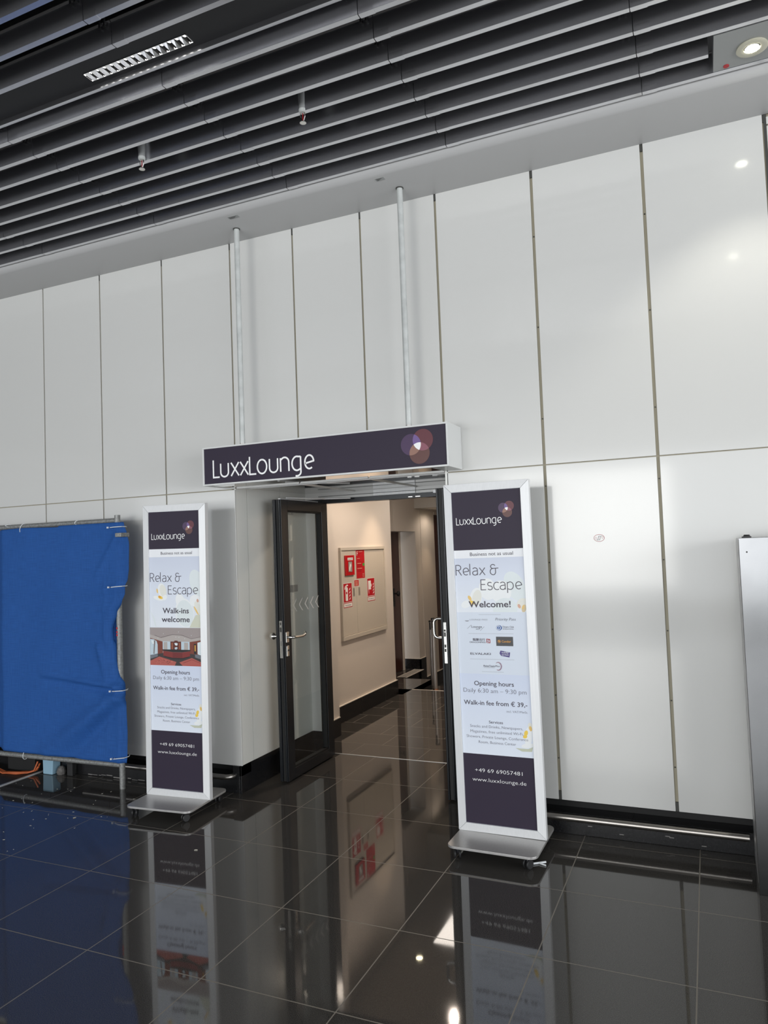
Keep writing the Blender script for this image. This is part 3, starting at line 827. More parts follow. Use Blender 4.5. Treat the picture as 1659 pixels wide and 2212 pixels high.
# tall red notice
pol = [(rect(2.435, 2.636, 1.362, 1.654), MT['red'])]
for i, (z, l) in enumerate(((1.634, .09), (1.618, .07), (1.60, .06), (1.565, .06), (1.548, .07), (1.53, .09), (1.515, .09), (1.50, .10), (1.485, .10), (1.462, .11), (1.448, .11), (1.434, .09))):
    pol.append((rect(2.50 if i < 2 else 2.46, (2.50 if i < 2 else 2.46) + l, z, z + .005), MT['red_dark'] if i % 3 else INK['pink']))
pol.append((ell(2.608, 1.502, .024, .016, n=18), MT['green']))
for z in (1.375, 1.39, 1.405): pol.append((rect(2.575, 2.615, z, z + .004), INK['pink']))
flat('red_notice', pol, fcf, None, dr, .0002)
text('F', 2.453, 2.478, 1.598, .045, fcf, MT['white_print'], dr, .0012, name='print')


def flames(x, z, h):
    out = []
    for k in range(4):
        zz = z + k * h * .2
        out.append(([(x - .014, zz), (x + .014, zz + .012), (x + .022, zz + .05), (x + .016, zz + .028), (x - .004, zz + .018)], MT['white_print']))
    return out


pol = [(rect(2.127, 2.319, 1.139, 1.331), MT['white_print']), (rect(2.131, 2.315, 1.143, 1.327), MT['red']),
       (rect(2.172, 2.226, 1.155, 1.275), MT['white_print']), (ell(2.199, 1.275, .027, .017, n=20), MT['white_print']), (rect(2.19, 2.208, 1.28, 1.305), MT['white_print']),
       ([(2.15, 1.27), (2.165, 1.30), (2.21, 1.318), (2.235, 1.31), (2.235, 1.30), (2.19, 1.305), (2.16, 1.268)], MT['white_print']),
       (rect(2.182, 2.212, 1.222, 1.244), MT['red'])] + flames(2.265, 1.158, .16)
pol += [(rect(2.127, 2.319, 1.089, 1.137), MT['red']), (rect(2.133, 2.313, 1.095, 1.131), MT['white_print'])]
flat('extinguisher_sticker', pol, fcf, None, dl, .0002)
text('Feuerlöscher', 2.16, 2.288, 1.106, .014, fcf, MT['rubber'], dl, .0012, name='print')
pol = [(rect(2.682, 2.868, 1.161, 1.352), MT['white_print']), (rect(2.686, 2.864, 1.165, 1.348), MT['red']),
       (rect(2.705, 2.775, 1.232, 1.325), MT['white_print']), (rect(2.775, 2.79, 1.262, 1.29), MT['white_print']), ([(2.712, 1.232), (2.722, 1.232), (2.722, 1.195), (2.716, 1.185)], MT['white_print'])] + flames(2.83, 1.18, .15)
pol += [(rect(2.682, 2.868, 1.110, 1.158), MT['red']), (rect(2.688, 2.862, 1.116, 1.152), MT['white_print'])]
flat('hydrant_sticker', pol, fcf, None, dr, .0002)
text('Wandhydrant', 2.70, 2.85, 1.128, .013, fcf, MT['rubber'], dr, .0012, name='print')
pol = [(rect(2.372, 2.484, 1.285, 1.352), MT['white_print']), (rect(2.376, 2.480, 1.288, 1.349), MT['red'])]
for z in (1.296, 1.308, 1.32, 1.332): pol.append((rect(2.39, 2.46, z, z + .005), INK['pink']))
flat('small_sticker', pol, fcf, None, dr, .0002)


# ------------------------------------------------------------------ hanging sign
SX0, SX1, SY, SZ0, SZ1 = 0.60, 2.365, -0.262, 2.136, 2.398
sg = thing('hanging_sign', 'long white boxed sign with dark purple face hanging over the entrance', 'sign', ((SX0 + SX1) / 2, -.13, SZ0))
ox, oy, oz = (SX0 + SX1) / 2, -.13, SZ0
hb = MB(); e = .011
hb.box(SX0 - ox, SX1 - ox, SY - oy, SY + .012 - oy, 0, e); hb.box(SX0 - ox, SX1 - ox, SY - oy, SY + .012 - oy, SZ1 - oz - e, SZ1 - oz)
hb.box(SX0 - ox, SX0 - ox + e, SY - oy, SY + .012 - oy, e, SZ1 - oz - e); hb.box(SX1 - ox - e, SX1 - ox, SY - oy, SY + .012 - oy, e, SZ1 - oz - e)
hb.box(SX0 - ox, SX1 - ox, SY + .012 - oy, -.002 - oy, .0, SZ1 - oz)
hb.build('housing', MT['sign_case'], sg, bevel=.0012)
MB().box(SX0 - ox + e, SX1 - ox - e, SY + .006 - oy, SY + .012 - oy, e, SZ1 - oz - e).build('sign_face', MT['sign_dark'], sg)
sf = lambda u, v, d: (u - ox, SY + .0055 - d - oy, v - oz)
stroke_text('LuxxLounge', .686, 1.462, 2.189, .117, sf, MT['sign_white'], sg, 0.0004, .011)
emblem(sg, sf, (2.129, 2.283), (2.207, 2.306), (2.183, 2.228), .0645, .0004)
rm = MB(); rm.box(.672 - ox, SX1 - .115 - ox, SY + .012 - oy, -.002 - oy, -.001, 0.0); rm.build('underside_panel', MT['soffit_metal'], sg)
for x in (.873, 2.09):
    y = -.178 - oy
    MB().lathe([(.0185, SZ1 - oz + .018), (.0185, 3.905 - oz)], (x - ox, y, 0), 18).build('pole', MT['pole'], sg, smooth=40)
    MB().lathe([(.0188, SZ1 - oz - .002), (.0188, SZ1 - oz + .018)], (x - ox, y, 0), 18).build('pole_collar', MT['post'], sg, smooth=40)
    MB().lathe([(.024, 3.895 - oz), (.024, 3.9 - oz)], (x - ox, y, 0), 18).build('ceiling_rose', MT['joint_dark'], sg, smooth=40)

# small stickers left on the bulkhead
for (x0, x1), lb in (((.923, 1.0), 'small grey label stuck on the bulkhead above the left sign pole'), ((2.0, 2.055), 'small grey label stuck on the bulkhead near the right sign pole')):
    b = MB(); b.box(x0, x1, -.352, -.322, 3.8985, 3.8998, MT['lamp_panel'])
    for k in range(3): b.box(x0 + .006, x1 - .012 * (k + 1), -.347 + .009 * k, -.343 + .009 * k, 3.8981, 3.8986, MT['joint_dark'])
    tag(b.build('bulkhead_label', None), lb, 'label', 'labels on the bulkhead')


# ------------------------------------------------------------------ poster stands
def poster_stand(kind, loc, rz, lean, label):
    W, H = .495, 1.945
    st = thing('poster_stand', label, 'poster stand', (loc[0], loc[1], 0), rz, 'wheeled poster stands')
    z0 = loc[2]
    # base plate with rounded corners, four twin casters
    r = .045; pl = []
    X0, X1, Y0_, Y1_ = .005, .493, -.235, .225
    for cx, cy, a in ((X1 - r, Y0_ + r, -90), (X1 - r, Y1_ - r, 0), (X0 + r, Y1_ - r, 90), (X0 + r, Y0_ + r, 180)):
        pl += [(cx + r * cos(radians(a + 15 * k)), cy + r * sin(radians(a + 15 * k))) for k in range(7)]
    MB().prism(pl, lambda u, v, k: (u, v, (z0 - .013) if k == 0 else z0)).build('base_plate', MT['plate'], st, bevel=.0015)
    for cx, cy, a in ((X0 + .045, Y0_ + .05, 25), (X1 - .05, Y0_ + .05, -30), (X1 - .045, Y1_ - .05, 10), (X0 + .045, Y1_ - .05, -15)):
        c = MB(); ca_, sa_ = cos(radians(a)), sin(radians(a))
        c.lathe([(.012, z0 - .022), (.012, z0 - .012)], (cx, cy, 0), 12)
        c.box(cx - .011, cx + .011, cy - .008, cy + .012, .022, z0 - .020)
        caster = c.build('caster', MT['caster'], st)
        for d in (-.018, .008):
            wv = MB(); wv.lathe([(.006, 0), (.021, .0), (.024, .003), (.024, .008), (.021, .011), (.006, .011)], (0, 0, 0), 18, ax='x')
            wo = wv.build('wheel', MT['rubber'], caster, smooth=40); wo.location = (cx + d * ca_ + .01 * sa_, cy + d * sa_ - .01 * ca_, .0245); wo.rotation_euler = (0, 0, radians(a))
    bd = bpy.data.objects.new('board', None)
    # slim box with a mitred aluminium snap frame
    F = .046; D = .030
    m = MB(); m.box(0, W, .002, D, 0, H)
    body = m.build('board', MT['alu'], st); body.location = (0, 0, z0); body.rotation_euler = (0, lean, 0)
    fm = MB(); h0, h1 = -.004, -.010
    O = [(0, 0), (W, 0), (W, H), (0, H)]; I = [(F, F), (W - F, F), (W - F, H - F), (F, H - F)]
    for k in range(4):
        o0, o1, i1, i0 = O[k], O[(k + 1) % 4], I[(k + 1) % 4], I[k]
        q = .0005
        vs = [(o0[0], .003, o0[1]), (o1[0], .003, o1[1]), (i1[0], .003, i1[1]), (i0[0], .003, i0[1]), (o0[0], h0, o0[1]), (o1[0], h0, o1[1]), (i1[0], h1, i1[1]), (i0[0], h1, i0[1])]
        cx = sum(v[0] for v in vs) / 8; cz = sum(v[2] for v in vs) / 8
        fm.add([(cx + (v[0] - cx) * .9992, v[1], cz + (v[2] - cz) * .9985) for v in vs], [(0, 3, 2, 1), (4, 5, 6, 7), (0, 1, 5, 4), (1, 2, 6, 5), (2, 3, 7, 6), (3, 0, 4, 7)])
    fm.build('snap_frame', MT['alu'], body, bevel=.001)
    # ---- printed poster
    ps = MB(); ps.box(F + .0005, W - F - .0005, -.003, .0015, F + .0005, H - F - .0005)
    po = ps.build('poster', INK['light'], st); po.location = (0, 0, z0); po.rotation_euler = (0, lean, 0)
    fn = lambda u, v, d: (u, -.0031 - d, v)
    XL, XR = F + .001, W - F - .001
    left = kind == 'left'
    zt = 1.646 if left else 1.567
    flat('dark_header', [(rect(XL, XR, zt, H - F - .001), INK_D)], fn, None, po, .0002)
    flat('dark_footer', [(rect(XL, XR, F + .001, .43), INK_D)], fn, None, po, .0002)
    zb = (1.592 if left else 1.521); zl = (1.118 if left else 1.217)
    flat('tagline_band', [(rect(XL, XR, zb, zt), INK['white'])], fn, None, po, .0002)
    stroke_text('LuxxLounge', .070, .334, 1.712, .040, fn, MT['sign_white'], po, .0008, .0037)
    emblem(po, fn, (.346, 1.795), (.381, 1.804), (.369, 1.769), .0275, .0006)
    text('Business not as usual', .142, .390, 1.608 if left else 1.533, .0205, fn, INK['ink'], po, .0008, .004)
    # orchids
    orch = []
    if left:
        A = lambda x, y: (F + (x - 60) / 985 * (W - 2 * F), 1.118 + (1415 - y) / 1380 * .474)
        orch += [(ell(*A(990, 560), .055, .095, 20), INK['petal2']), (ell(*A(660, 900), .035, .05, 20), INK['petal']), (ell(*A(740, 1130), .072, .098, 10), INK['petal']), (ell(*A(745, 1140), .066, .09, 10), INK['petal2']),
                 (ell(*A(960, 900), .05, .04, -20), INK['petal']), (ell(*A(310, 700), .033, .052, 15), INK['petal']), (ell(*A(330, 700), .026, .044, 15), INK['petal3']), (ell(*A(235, 845), .042, .014, -14), INK['petal']),
                 (ell(*A(360, 830), .022, .016, 40), INK['petal']), (ell(*A(275, 828), .020, .010, -18), INK['yellow']), (ell(*A(262, 815), .010, .007, -30), INK['orange']), (ell(*A(215, 700), .006, .016, 10), INK['amber2']),
                 (ell(*A(992, 893), .008, .012, 10), INK['pink']), (ell(*A(1000, 1040), .022, .05, 25), INK['petal3']), (ell(*A(962, 1085), .006, .034, 32), INK['amber2']),
                 ([A(830, 1410), A(950, 1170), A(1030, 1160), A(1040, 1412)], INK['green2']), ([A(65, 1080), A(150, 1220), A(190, 1405), A(170, 1405), A(120, 1220)], INK['petal2'])]
        cl_ = rect(XL + .0005, XR - .0005, 1.1185, 1.59)
    else:
        orch += [(ell(.235, 1.345, .05, .06, 10, 40), INK['petal']), (ell(.39, 1.36, .055, .085, 25, 40), INK['petal2']), (ell(.31, 1.33, .06, .062, 0, 40), INK['petal']), (ell(.165, 1.30, .035, .055, -15, 40), INK['petal']), (ell(.170, 1.298, .026, .045, -15, 40), INK['petal3']),
                 (ell(.105, 1.262, .03, .02, 20, 32), INK['petal']), (ell(.33, 1.235, .07, .06, 10, 40), INK['petal2']), (ell(.128, 1.296, .009, .016, 30), INK['amber2']), (ell(.142, 1.272, .016, .009, -25), INK['yellow']), (ell(.136, 1.266, .010, .006, -25), INK['amber2']),
                 (ell(.43, 1.262, .035, .03, 30, 32), INK['petal3']), (ell(.41, 1.25, .008, .012, 25), INK['pink']), (ell(.436, 1.237, .012, .022, -15), INK['sand']), (ell(.432, 1.245, .006, .012, -15), INK['amber2'])]
        cl_ = rect(XL + .0005, XR - .0005, 1.2175, 1.5195)
    orch = [(clip(p, cl_), m_) for p, m_ in orch]
    flat('orchid_picture', [(rect(XL, XR, zl, zb), INK['photo_bg'])] + [q for q in orch if len(q[0]) > 2], fn, None, po, .0002)
    stroke_text('Relax &', .054, .303, 1.425, .058, fn, INK['ink'], po, .0011, .0043, 1.42)
    stroke_text('Escape', .198, .430, 1.342, .056, fn, INK['ink'], po, .0011, .0043, 1.36)
    if left:
        text('Walk-ins', .151, .358, 1.214, .037, fn, INK['ink'], po, .0011, .016)
        text('welcome', .142, .364, 1.156, .037, fn, INK['ink'], po, .0011, .016)
        # picture of the reception lobby
        B = lambda x, y: (XL + (x - 65) / 982 * (XR - XL), 1.117 - (y - 1430) / 755 * .252)
        q = []
        def pg(pts, c): q.append(([B(*p) for p in pts], INK[c]))
        pg([(65, 1430), (1047, 1430), (1047, 2185), (65, 2185)], 'l_ceil')
        pg([(65, 1570), (280, 1640), (500, 1575), (640, 1575), (860, 1650), (1047, 1610), (1047, 1710), (65, 1710)], 'l_ceil2')
        pg([(150, 1575), (270, 1625), (500, 1560), (690, 1570), (860, 1640), (1047, 1600), (1047, 1608), (862, 1650), (690, 1582), (500, 1572), (275, 1636), (150, 1585)], 'l_line')
        pg([(65, 1640), (310, 1710), (310, 1970), (65, 2010)], 'l_wood')
        pg([(1047, 1670), (830, 1710), (830, 1960), (1047, 1990)], 'l_wood')
        pg([(310, 1705), (830, 1705), (830, 1880), (310, 1880)], 'l_win')
        pg([(330, 1720), (400, 1715), (400, 1870), (330, 1870)], 'l_ceil2'); pg([(725, 1720), (800, 1725), (800, 1870), (725, 1870)], 'l_ceil2')
        pg([(460, 1705), (530, 1705), (545, 1685), (595, 1685), (610, 1705), (668, 1705), (668, 1870), (460, 1870)], 'l_wood2')
        pg([(480, 1730), (510, 1730), (510, 1860), (480, 1860)], 'l_wood3'); pg([(625, 1730), (650, 1730), (650, 1860), (625, 1860)], 'l_wood3')
        pg([(535, 1740), (570, 1730), (605, 1745), (590, 1785), (555, 1780)], 'l_win2'); pg([(540, 1830), (575, 1810), (602, 1830), (580, 1862), (548, 1860)], 'l_win')
        pg([(65, 1660), (130, 1665), (190, 1700), (210, 1770), (210, 1950), (65, 1990)], 'l_win'); pg([(85, 1690), (125, 1690), (150, 1760), (110, 1760)], 'l_win2'); pg([(140, 1690), (165, 1690), (145, 1960), (125, 1960)], 'l_line')
        pg([(980, 1720), (1047, 1700), (1047, 1975), (980, 1945)], 'l_win2'); pg([(910, 1745), (960, 1740), (960, 1950), (910, 1940)], 'l_black'); pg([(925, 1770), (945, 1770), (945, 1890), (925, 1890)], 'amber')
        pg([(65, 1985), (310, 1940), (830, 1940), (1047, 1965), (1047, 2185), (65, 2185)], 'l_floor'); pg([(65, 1990), (210, 1950), (210, 2010), (65, 2060)], 'l_floor2'); pg([(930, 1950), (1047, 1965), (1047, 2050), (930, 2010)], 'l_floor2')
        pg([(305, 1865), (845, 1865), (845, 1890), (690, 1915), (500, 1915), (305, 1890)], 'l_black')
        pg([(320, 1893), (500, 1917), (500, 2030), (320, 1990)], 'l_counter'); pg([(500, 1917), (690, 1917), (690, 2030), (500, 2030)], 'l_counter2'); pg([(690, 1917), (835, 1893), (835, 1990), (690, 2030)], 'l_counter')
        pg([(340, 1995), (500, 2032), (690, 2032), (820, 1995), (820, 2010), (690, 2055), (500, 2055), (340, 2010)], 'l_black')
        pg([(65, 2100), (240, 2010), (572, 2110), (540, 2185), (65, 2185)], 'l_carpet'); pg([(628, 2118), (870, 2022), (1047, 2105), (1047, 2185), (695, 2185)], 'l_carpet')
        for k in range(26):
            a = random.uniform(0, 6.28); r_ = random.uniform(.3, 1)
            x, y = 330 + 190 * r_ * cos(a), 2110 + 55 * r_ * sin(a)
            pg([(x - 12, y), (x, y - 6), (x + 12, y), (x, y + 6)], random.choice(['l_black', 'l_carpet3', 'l_carpet2']))
        pg([(700, 2125), (870, 2050), (1040, 2120), (1040, 2128), (870, 2062), (715, 2130)], 'l_carpet2')
        for x, y in ((330, 1553), (623, 1512), (867, 1580), (220, 1640), (570, 1615), (630, 1620), (740, 1645)):
            pg([(x - 8, y), (x, y - 6), (x + 8, y), (x, y + 6)], 'l_win2')
        flat('lobby_picture', q, fn, None, po, .0003)
    else:
        text('Welcome!', .12, .363, 1.245, .0355, fn, INK['ink'], po, .0011, .018)
        logo = []
        for x0, x1, z in ((.176, .303, 1.204), (.112, .370, 1.098), (.114, .367, .956), (.180, .304, .887)): logo.append((rect(x0, x1, z - .0006, z + .0006), INK['lp_grey']))
        logo += [([(.105, 1.125), (.107, 1.125), (.131, 1.1465), (.129, 1.1465)], INK['grey']), ([(.180, 1.114), (.182, 1.114), (.206, 1.137), (.204, 1.137)], INK['grey']),
                 (ell(.290, 1.131, .0165, .0145), INK['blue']), (ell(.2875, 1.131, .0125, .0125), INK['light']), (ell(.2875, 1.131, .0085, .0095), INK['blue']), (rect(.2862, .2888, 1.122, 1.140), INK['light']),
                 ([(.214, 1.070), (.236, 1.068), (.236, 1.045), (.214, 1.047)], INK['dred']), (rect(.218, .224, 1.058, 1.065), INK['light']), (rect(.227, .232, 1.050, 1.063), INK['light']), (rect(.218, .224, 1.049, 1.055), INK['light']),
                 (rect(.270, .366, 1.031, 1.082), INK['charcoal']), (ell(.287, 1.056, .0085, .0085), INK['amber']), (ell(.287, 1.056, .0068, .0068), INK['charcoal']), ([(.281, 1.059), (.287, 1.061), (.293, 1.054), (.288, 1.052)], INK['amber']),
                 ([(.286, .990), (.292, 1.006), (.346, .996), (.341, .969), (.294, .977)], INK['violet'])]
        arcp = [(.276 + .02 * cos(radians(a)), .919 + .024 * sin(radians(a))) for a in range(130, -121, -10)]; arcq = [(.273 + .016 * cos(radians(a)), .919 + .019 * sin(radians(a))) for a in range(-120, 131, 10)]
        for k in range(len(arcp) - 1):
            logo.append(([arcp[k], arcp[k + 1], arcq[len(arcq) - 2 - k], arcq[len(arcq) - 1 - k]], INK['blue'] if k % 2 else INK['pink']))
        logo += [(ell(.106, 1.171, .012, .006, 0, 14, 180, 360), INK['lp_grey'])]
        flat('partner_marks', logo, fn, None, po, .0003)
        LT = .0015
        text('LOUNGE PASS', .122, .226, 1.171, .0095, fn, INK['lp_grey'], po, LT, -.01)
        text('Priority Pass', .272, .386, 1.171, .016, fn, INK['ink'], po, LT, -.012, .2)
        text('Lounge', .131, .192, 1.130, .014, fn, INK['ink'], po, LT, -.005); text('KEY', .158, .180, 1.120, .006, fn, INK['ink'], po, LT)
        text('Diners Club', .311, .374, 1.132, .0095, fn, INK['ink'], po, LT); text('INTERNATIONAL', .311, .374, 1.122, .0055, fn, INK['ink'], po, LT)
        text('龍騰出行', .135, .207, 1.0585, .0115, fn, INK['ink'], po, LT, .01); text('DRAGONPASS', .117, .210, 1.046, .0085, fn, INK['ink'], po, LT)
        text('Condor', .302, .354, 1.0505, .0125, fn, INK['amber'], po, LT, .01)
        text('ELVALAKI', .117, .235, .980, .0125, fn, INK['ink'], po, LT, .005)
        text('holiday', .299, .338, .9915, .009, fn, INK['white'], po, LT, .005, name='lettering'); text('EXTRAS', .299, .337, .979, .008, fn, INK['white'], po, LT, .005)
        text('ReiseTeam', .191, .256, .9145, .010, fn, INK['ink'], po, LT, .01); text('Plus', .258, .283, .9155, .009, fn, INK['ink'], po, LT, 0, .2)
        flat('tiny_rule', [(rect(.192, .255, .909, .9105), INK['lp_grey'])], fn, None, po, LT)
    # lower text, the same on both
    orl = [(ell(.425, .545, .02, .055, -8), INK['petal']), (ell(.436, .60, .012, .02), INK['petal3']), (ell(.438, .588, .008, .014, 10), INK['amber2']), (ell(.412, .562, .010, .016, -20), INK['yellow']), (ell(.406, .543, .012, .009, 20), INK['yellow']),
           ([(.35, .478), (.385, .462), (.44, .464), (.447, .49), (.42, .478)], INK['stem']), (ell(.418, .495, .035, .013, 10), INK['petal'])]
    cl_ = rect(XL + .0005, XR - .0005, .4305, .86)
    flat('flower_picture', [(rect(XL, XR, .43, .864 if left else .874), INK['lower_bg'])] + [q for q in [(clip(p, cl_), m_) for p, m_ in orl] if len(q[0]) > 2], fn, None, po, .0002)
    text('Opening hours', .131, .358, .810, .0255, fn, INK['ink'], po, .0008, .010)
    text('Daily 6:30 am – 9:30 pm', .066, .426, .7705, .0245, fn, INK['grey'], po, .0008, -.010)
    text('Walk-in fee from € 39,-', .065, .427, .702, .0255, fn, INK['ink'], po, .0008, .010)
    text('incl. VAT/MwSt.', .310, .428, .668, .0125, fn, INK['grey'], po, .0008, -.008)
    text('Services', .206, .286, .603, .0155, fn, INK['ink'], po, .0008, .008)
    for i, (t_, x0, x1) in enumerate((('Snacks and Drinks, Newspapers,', .096, .396), ('Magazines, free unlimited Wi-Fi,', .096, .398), ('Showers, Private Lounge, Conference', .072, .422), ('Room, Business Center', .141, .354))):
        text(t_, x0, x1, .577 - .0288 * i, .0155, fn, INK['grey'], po, .0008, -.008)
    text('+49 69 69057481', .112, .381, .331, .0215, fn, MT['sign_white'], po, .0008, -.012)
    text('www.luxxlounge.de', .095, .400, .280, .0215, fn, MT['sign_white'], po, .0008, -.012)
    return st


INK_D = MT['sign_dark']
poster_stand('left', (.175, -.396, .074), .075, .009, 'poster stand reading Walk-ins welcome with lobby picture, beside the blue screen')
sr = poster_stand('right', (.357 + 2.0, -.324, .074), -.019, -.005, 'poster stand reading Welcome! with partner marks, right of the glass doors')
# white cable tie caught at the front caster of the right stand
ct = MB(); ct.tube([(2.765, -.499, .004), (2.79, -.485, .006), (2.83, -.455, .005), (2.868, -.447, .012)], .005, 8); ct.tube([(2.838, -.46, .006), (2.87, -.47, .004)], .004, 8)
tag(ct.build('cable_tie', MT['white_tag']), 'white nylon strip lying by the front wheel of the right poster stand', 'cable tie')

# ------------------------------------------------------------------ blue screen fence
fe = thing('screen_fence', 'blue tarp screen tied to a galvanised tube frame along the left wall', 'screen fence', (-.245, -.18, 0))
fx, fy = -.245, -.18
ft = MB(); ft.tube([(0, 0, 0.0), (0, 0, 1.985)], .0205, 16); ft.build('post', MT['galv'], fe, smooth=40)
ft = MB(); ft.tube([(-2.1, 0, 0.0), (-2.1, 0, 1.985)], .0205, 16); ft.build('post', MT['galv'], fe, smooth=40)
ft = MB(); ft.tube([(-2.1, 0, 1.945), (0, 0, 1.945)], .019, 14); ft.build('rail', MT['galv'], fe, smooth=40)
ft = MB(); ft.tube([(-2.1, 0, .148), (-1.2, 0, .155), (0, 0, .168)], .019, 14); ft.build('rail', MT['galv'], fe, smooth=40)
cz = [1.93, 1.915, 1.852, 1.772, 1.593, 1.515, 1.462, 1.415, 1.348, 1.269, 1.145, 1.078, 1.034, .944, .822, .758, .713, .57, .416, .251, .19]
cxe = [-.17, -.165, -.143, -.122, -.128, -.14, -.168, -.169, -.20, -.246, -.291, -.288, -.262, -.262, -.236, -.184, -.183, -.177, -.172, -.177, -.185]


def edge_x(z):
    for i in range(len(cz) - 1):
        if cz[i] >= z >= cz[i + 1]:
            t = (cz[i] - z) / (cz[i] - cz[i + 1]); t = t * t * (3 - 2 * t)
            return cxe[i] + (cxe[i + 1] - cxe[i]) * t
    return cxe[0] if z > cz[0] else cxe[-1]


def ridge(x, z, a, b_, wd, h):
    ax, az = a; bx, bz = b_
    dx, dz = bx - ax, bz - az; L2 = dx * dx + dz * dz
    t = max(0, min(1, ((x - ax) * dx + (z - az) * dz) / L2)); d = math.hypot(x - ax - t * dx, z - az - t * dz)
    return h * math.exp(-(d / wd) ** 2) * (1 - .55 * t)


NX, NZ = 110, 96
cb = MB(); vs = []
for j in range(NZ + 1):
    z = 1.93 + (.192 - 1.93) * j / NZ
    ex = edge_x(z); z_top = -0.006 * sin(3.1 * 0)
    for i in range(NX + 1):
        x = -2.3 + (ex + 2.3) * i / NX
        y = -.216
        y += .004 * sin(x * 5.3 + z * 1.7) + .0035 * sin(x * 11 - z * 4.1) + .002 * sin(x * 3 + z * 9)
        y -= ridge(x, z, (-.20, .735), (-.98, .80), .022, .034)
        y += ridge(x, z, (-.20, .70), (-.95, .765), .03, .028)
        y -= ridge(x, z, (-.22, .66), (-.95, .22), .07, .055)
        y += ridge(x, z, (-.24, .60), (-.70, .20), .05, .040)
        y -= ridge(x, z, (-.20, 1.46), (-.55, 1.40), .03, .018)
        y -= ridge(x, z, (-.20, 1.85), (-.42, 1.55), .025, .026)
        y -= ridge(x, z, (-.30, 1.30), (-.48, 1.29), .02, .010)
        y -= ridge(x, z, (-.345, 1.5), (-.345, .3), .012, .008)
        y -= ridge(x, z, (-.40, 1.02), (-.34, .80), .03, .026)
        dr_ = ex - x
        if dr_ < .10: y += .020 * (1 - dr_ / .10) ** 2 - .012 * math.exp(-((dr_ - .045) / .03) ** 2)
        y = min(y, -.2015) if x > -2.0 and (z < .21 or z > 1.90) else y
        if x > -.235: y += (x + .235) * .45
        if x < -1.42: y += min((-1.42 - x) * .6, .07)
        vs.append((x - fx, min(y, -.197 if x > -1.42 else 0) - fy, z - (.012 * (1 if j == 0 else 0)) * (1 - math.exp(-((x + 1.2) / .3) ** 2)) * (1 if x < -.8 else 0)))
fs = [(j * (NX + 1) + i, j * (NX + 1) + i + 1, (j + 1) * (NX + 1) + i + 1, (j + 1) * (NX + 1) + i) for j in range(NZ) for i in range(NX)]
cb.add(vs, fs)
clo = cb.build('tarp', MT['fabric'], fe)
for p in clo.data.polygons: p.use_smooth = True
sd = clo.modifiers.new('thick', 'SOLIDIFY'); sd.thickness = .0015
# rolled hem at the slack right edge, its shade put into a darker blue
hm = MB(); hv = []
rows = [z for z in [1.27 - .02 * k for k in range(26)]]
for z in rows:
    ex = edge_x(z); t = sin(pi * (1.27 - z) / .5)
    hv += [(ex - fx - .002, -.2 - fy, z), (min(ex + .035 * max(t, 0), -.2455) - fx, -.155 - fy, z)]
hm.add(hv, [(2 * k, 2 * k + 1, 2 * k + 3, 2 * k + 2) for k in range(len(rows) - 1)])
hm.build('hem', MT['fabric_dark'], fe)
for (x0, z0, x1, z1) in ((-.275, 1.893, -.162, 1.896), (-.28, 1.458, -.166, 1.464), (-.285, .708, -.180, .714), (-.285, .226, -.176, .238)):
    b = MB(); b.tube([(x0 + .01 - fx, .024, z0), (x0 - fx, -.03, z0), (x0 - fx + .02, -.062, z0), ((x0 + x1) / 2 - fx, -.064, (z0 + z1) / 2), (x1 - fx, -.05, z1), (x1 + .004 - fx, -.01, z1), (x1 - .02 - fx, .024, z1)], .0032, 6)
    b.box(x0 - .006 - fx, x0 + .004 - fx, -.07, -.058, z0 - .006, z0 + .006)
    b.build('cable_tie', MT['white_tag'], fe)
for x, z0, z1 in ((-1.20, 1.885, 1.965), (-1.20, .135, .215), (-.62, 1.93, 1.965), (-1.36, 1.95, 1.965)):
    b = MB(); h = (z1 - z0) / 2; pts = [(x - fx + .012 * sin(a), -.008 - .045 * cos(a) * .7 - .005, (z0 + z1) / 2 + h * sin(a)) for a in [k * pi / 6 - 2.2 for k in range(10)]]
    b.tube(pts, .0026, 6); b.build('cable_tie', MT['white_tag'], fe)
cl = MB(); cl.box(.055, .112, -.085, .0, 1.820, 1.850); cl.build('clamp', MT['galv'], fe, bevel=.004)
flat('red_marking', [(rect(-.011, .002, z, z + .014), MT['red']) for z in (1.10, 1.122, 1.15)], lambda u, v, d: (u, -.0216 - d, v), None, fe)

# clutter on the floor behind the screen
cab = MB()
for k, (dy, r_) in enumerate(((0, .008), (.016, .007), (-.014, .006))):
    cab.tube([(-2.0, -.10 + dy, .05), (-1.62, -.14 + dy, .012 + .004 * k), (-1.45, -.19 + dy, .010), (-1.33, -.18 + dy, .010 + .006 * k), (-1.24, -.14 + dy, .016), (-1.19, -.12 + dy, .03), (-1.165, -.11 + dy * .6, .06 + .02 * k)], r_, 8)
tag(cab.build('cable_bundle', MT['orange'], smooth=60), 'orange cable bundle on the floor under the blue screen', 'cable')
bx = MB(); bx.prism([(-.05, -.04), (.05, -.04), (.05, .04), (-.05, .04)], lambda u, v, k: (-1.085 + u * (1 if k == 0 else 1.12), -.058 + v * (1 if k == 0 else .95), .001 if k == 0 else .135))
tag(bx.build('plastic_box', MT['bluebox'], bevel=.006), 'pale blue plastic box on the floor below the blue screen', 'box')
bk = MB(); bk.box(-.905, -.85, -.075, -.045, .001, .115); bk.box(-.91, -.845, -.08, -.04, .09, .10)
tag(bk.build('floor_bracket', MT['rubber'], bevel=.003), 'black upright bracket on the floor right of the pale blue box', 'bracket')
dbx = MB(); dbx.box(-1.52, -1.22, -.10, -.02, .0045, .115); dbx.lathe([(.012, 0), (.012, .02)], (-1.35, -.06, .113), 10)
tag(dbx.build('cable_box', MT['recess'], bevel=.006), 'black box behind the orange cables at the wall foot', 'box')
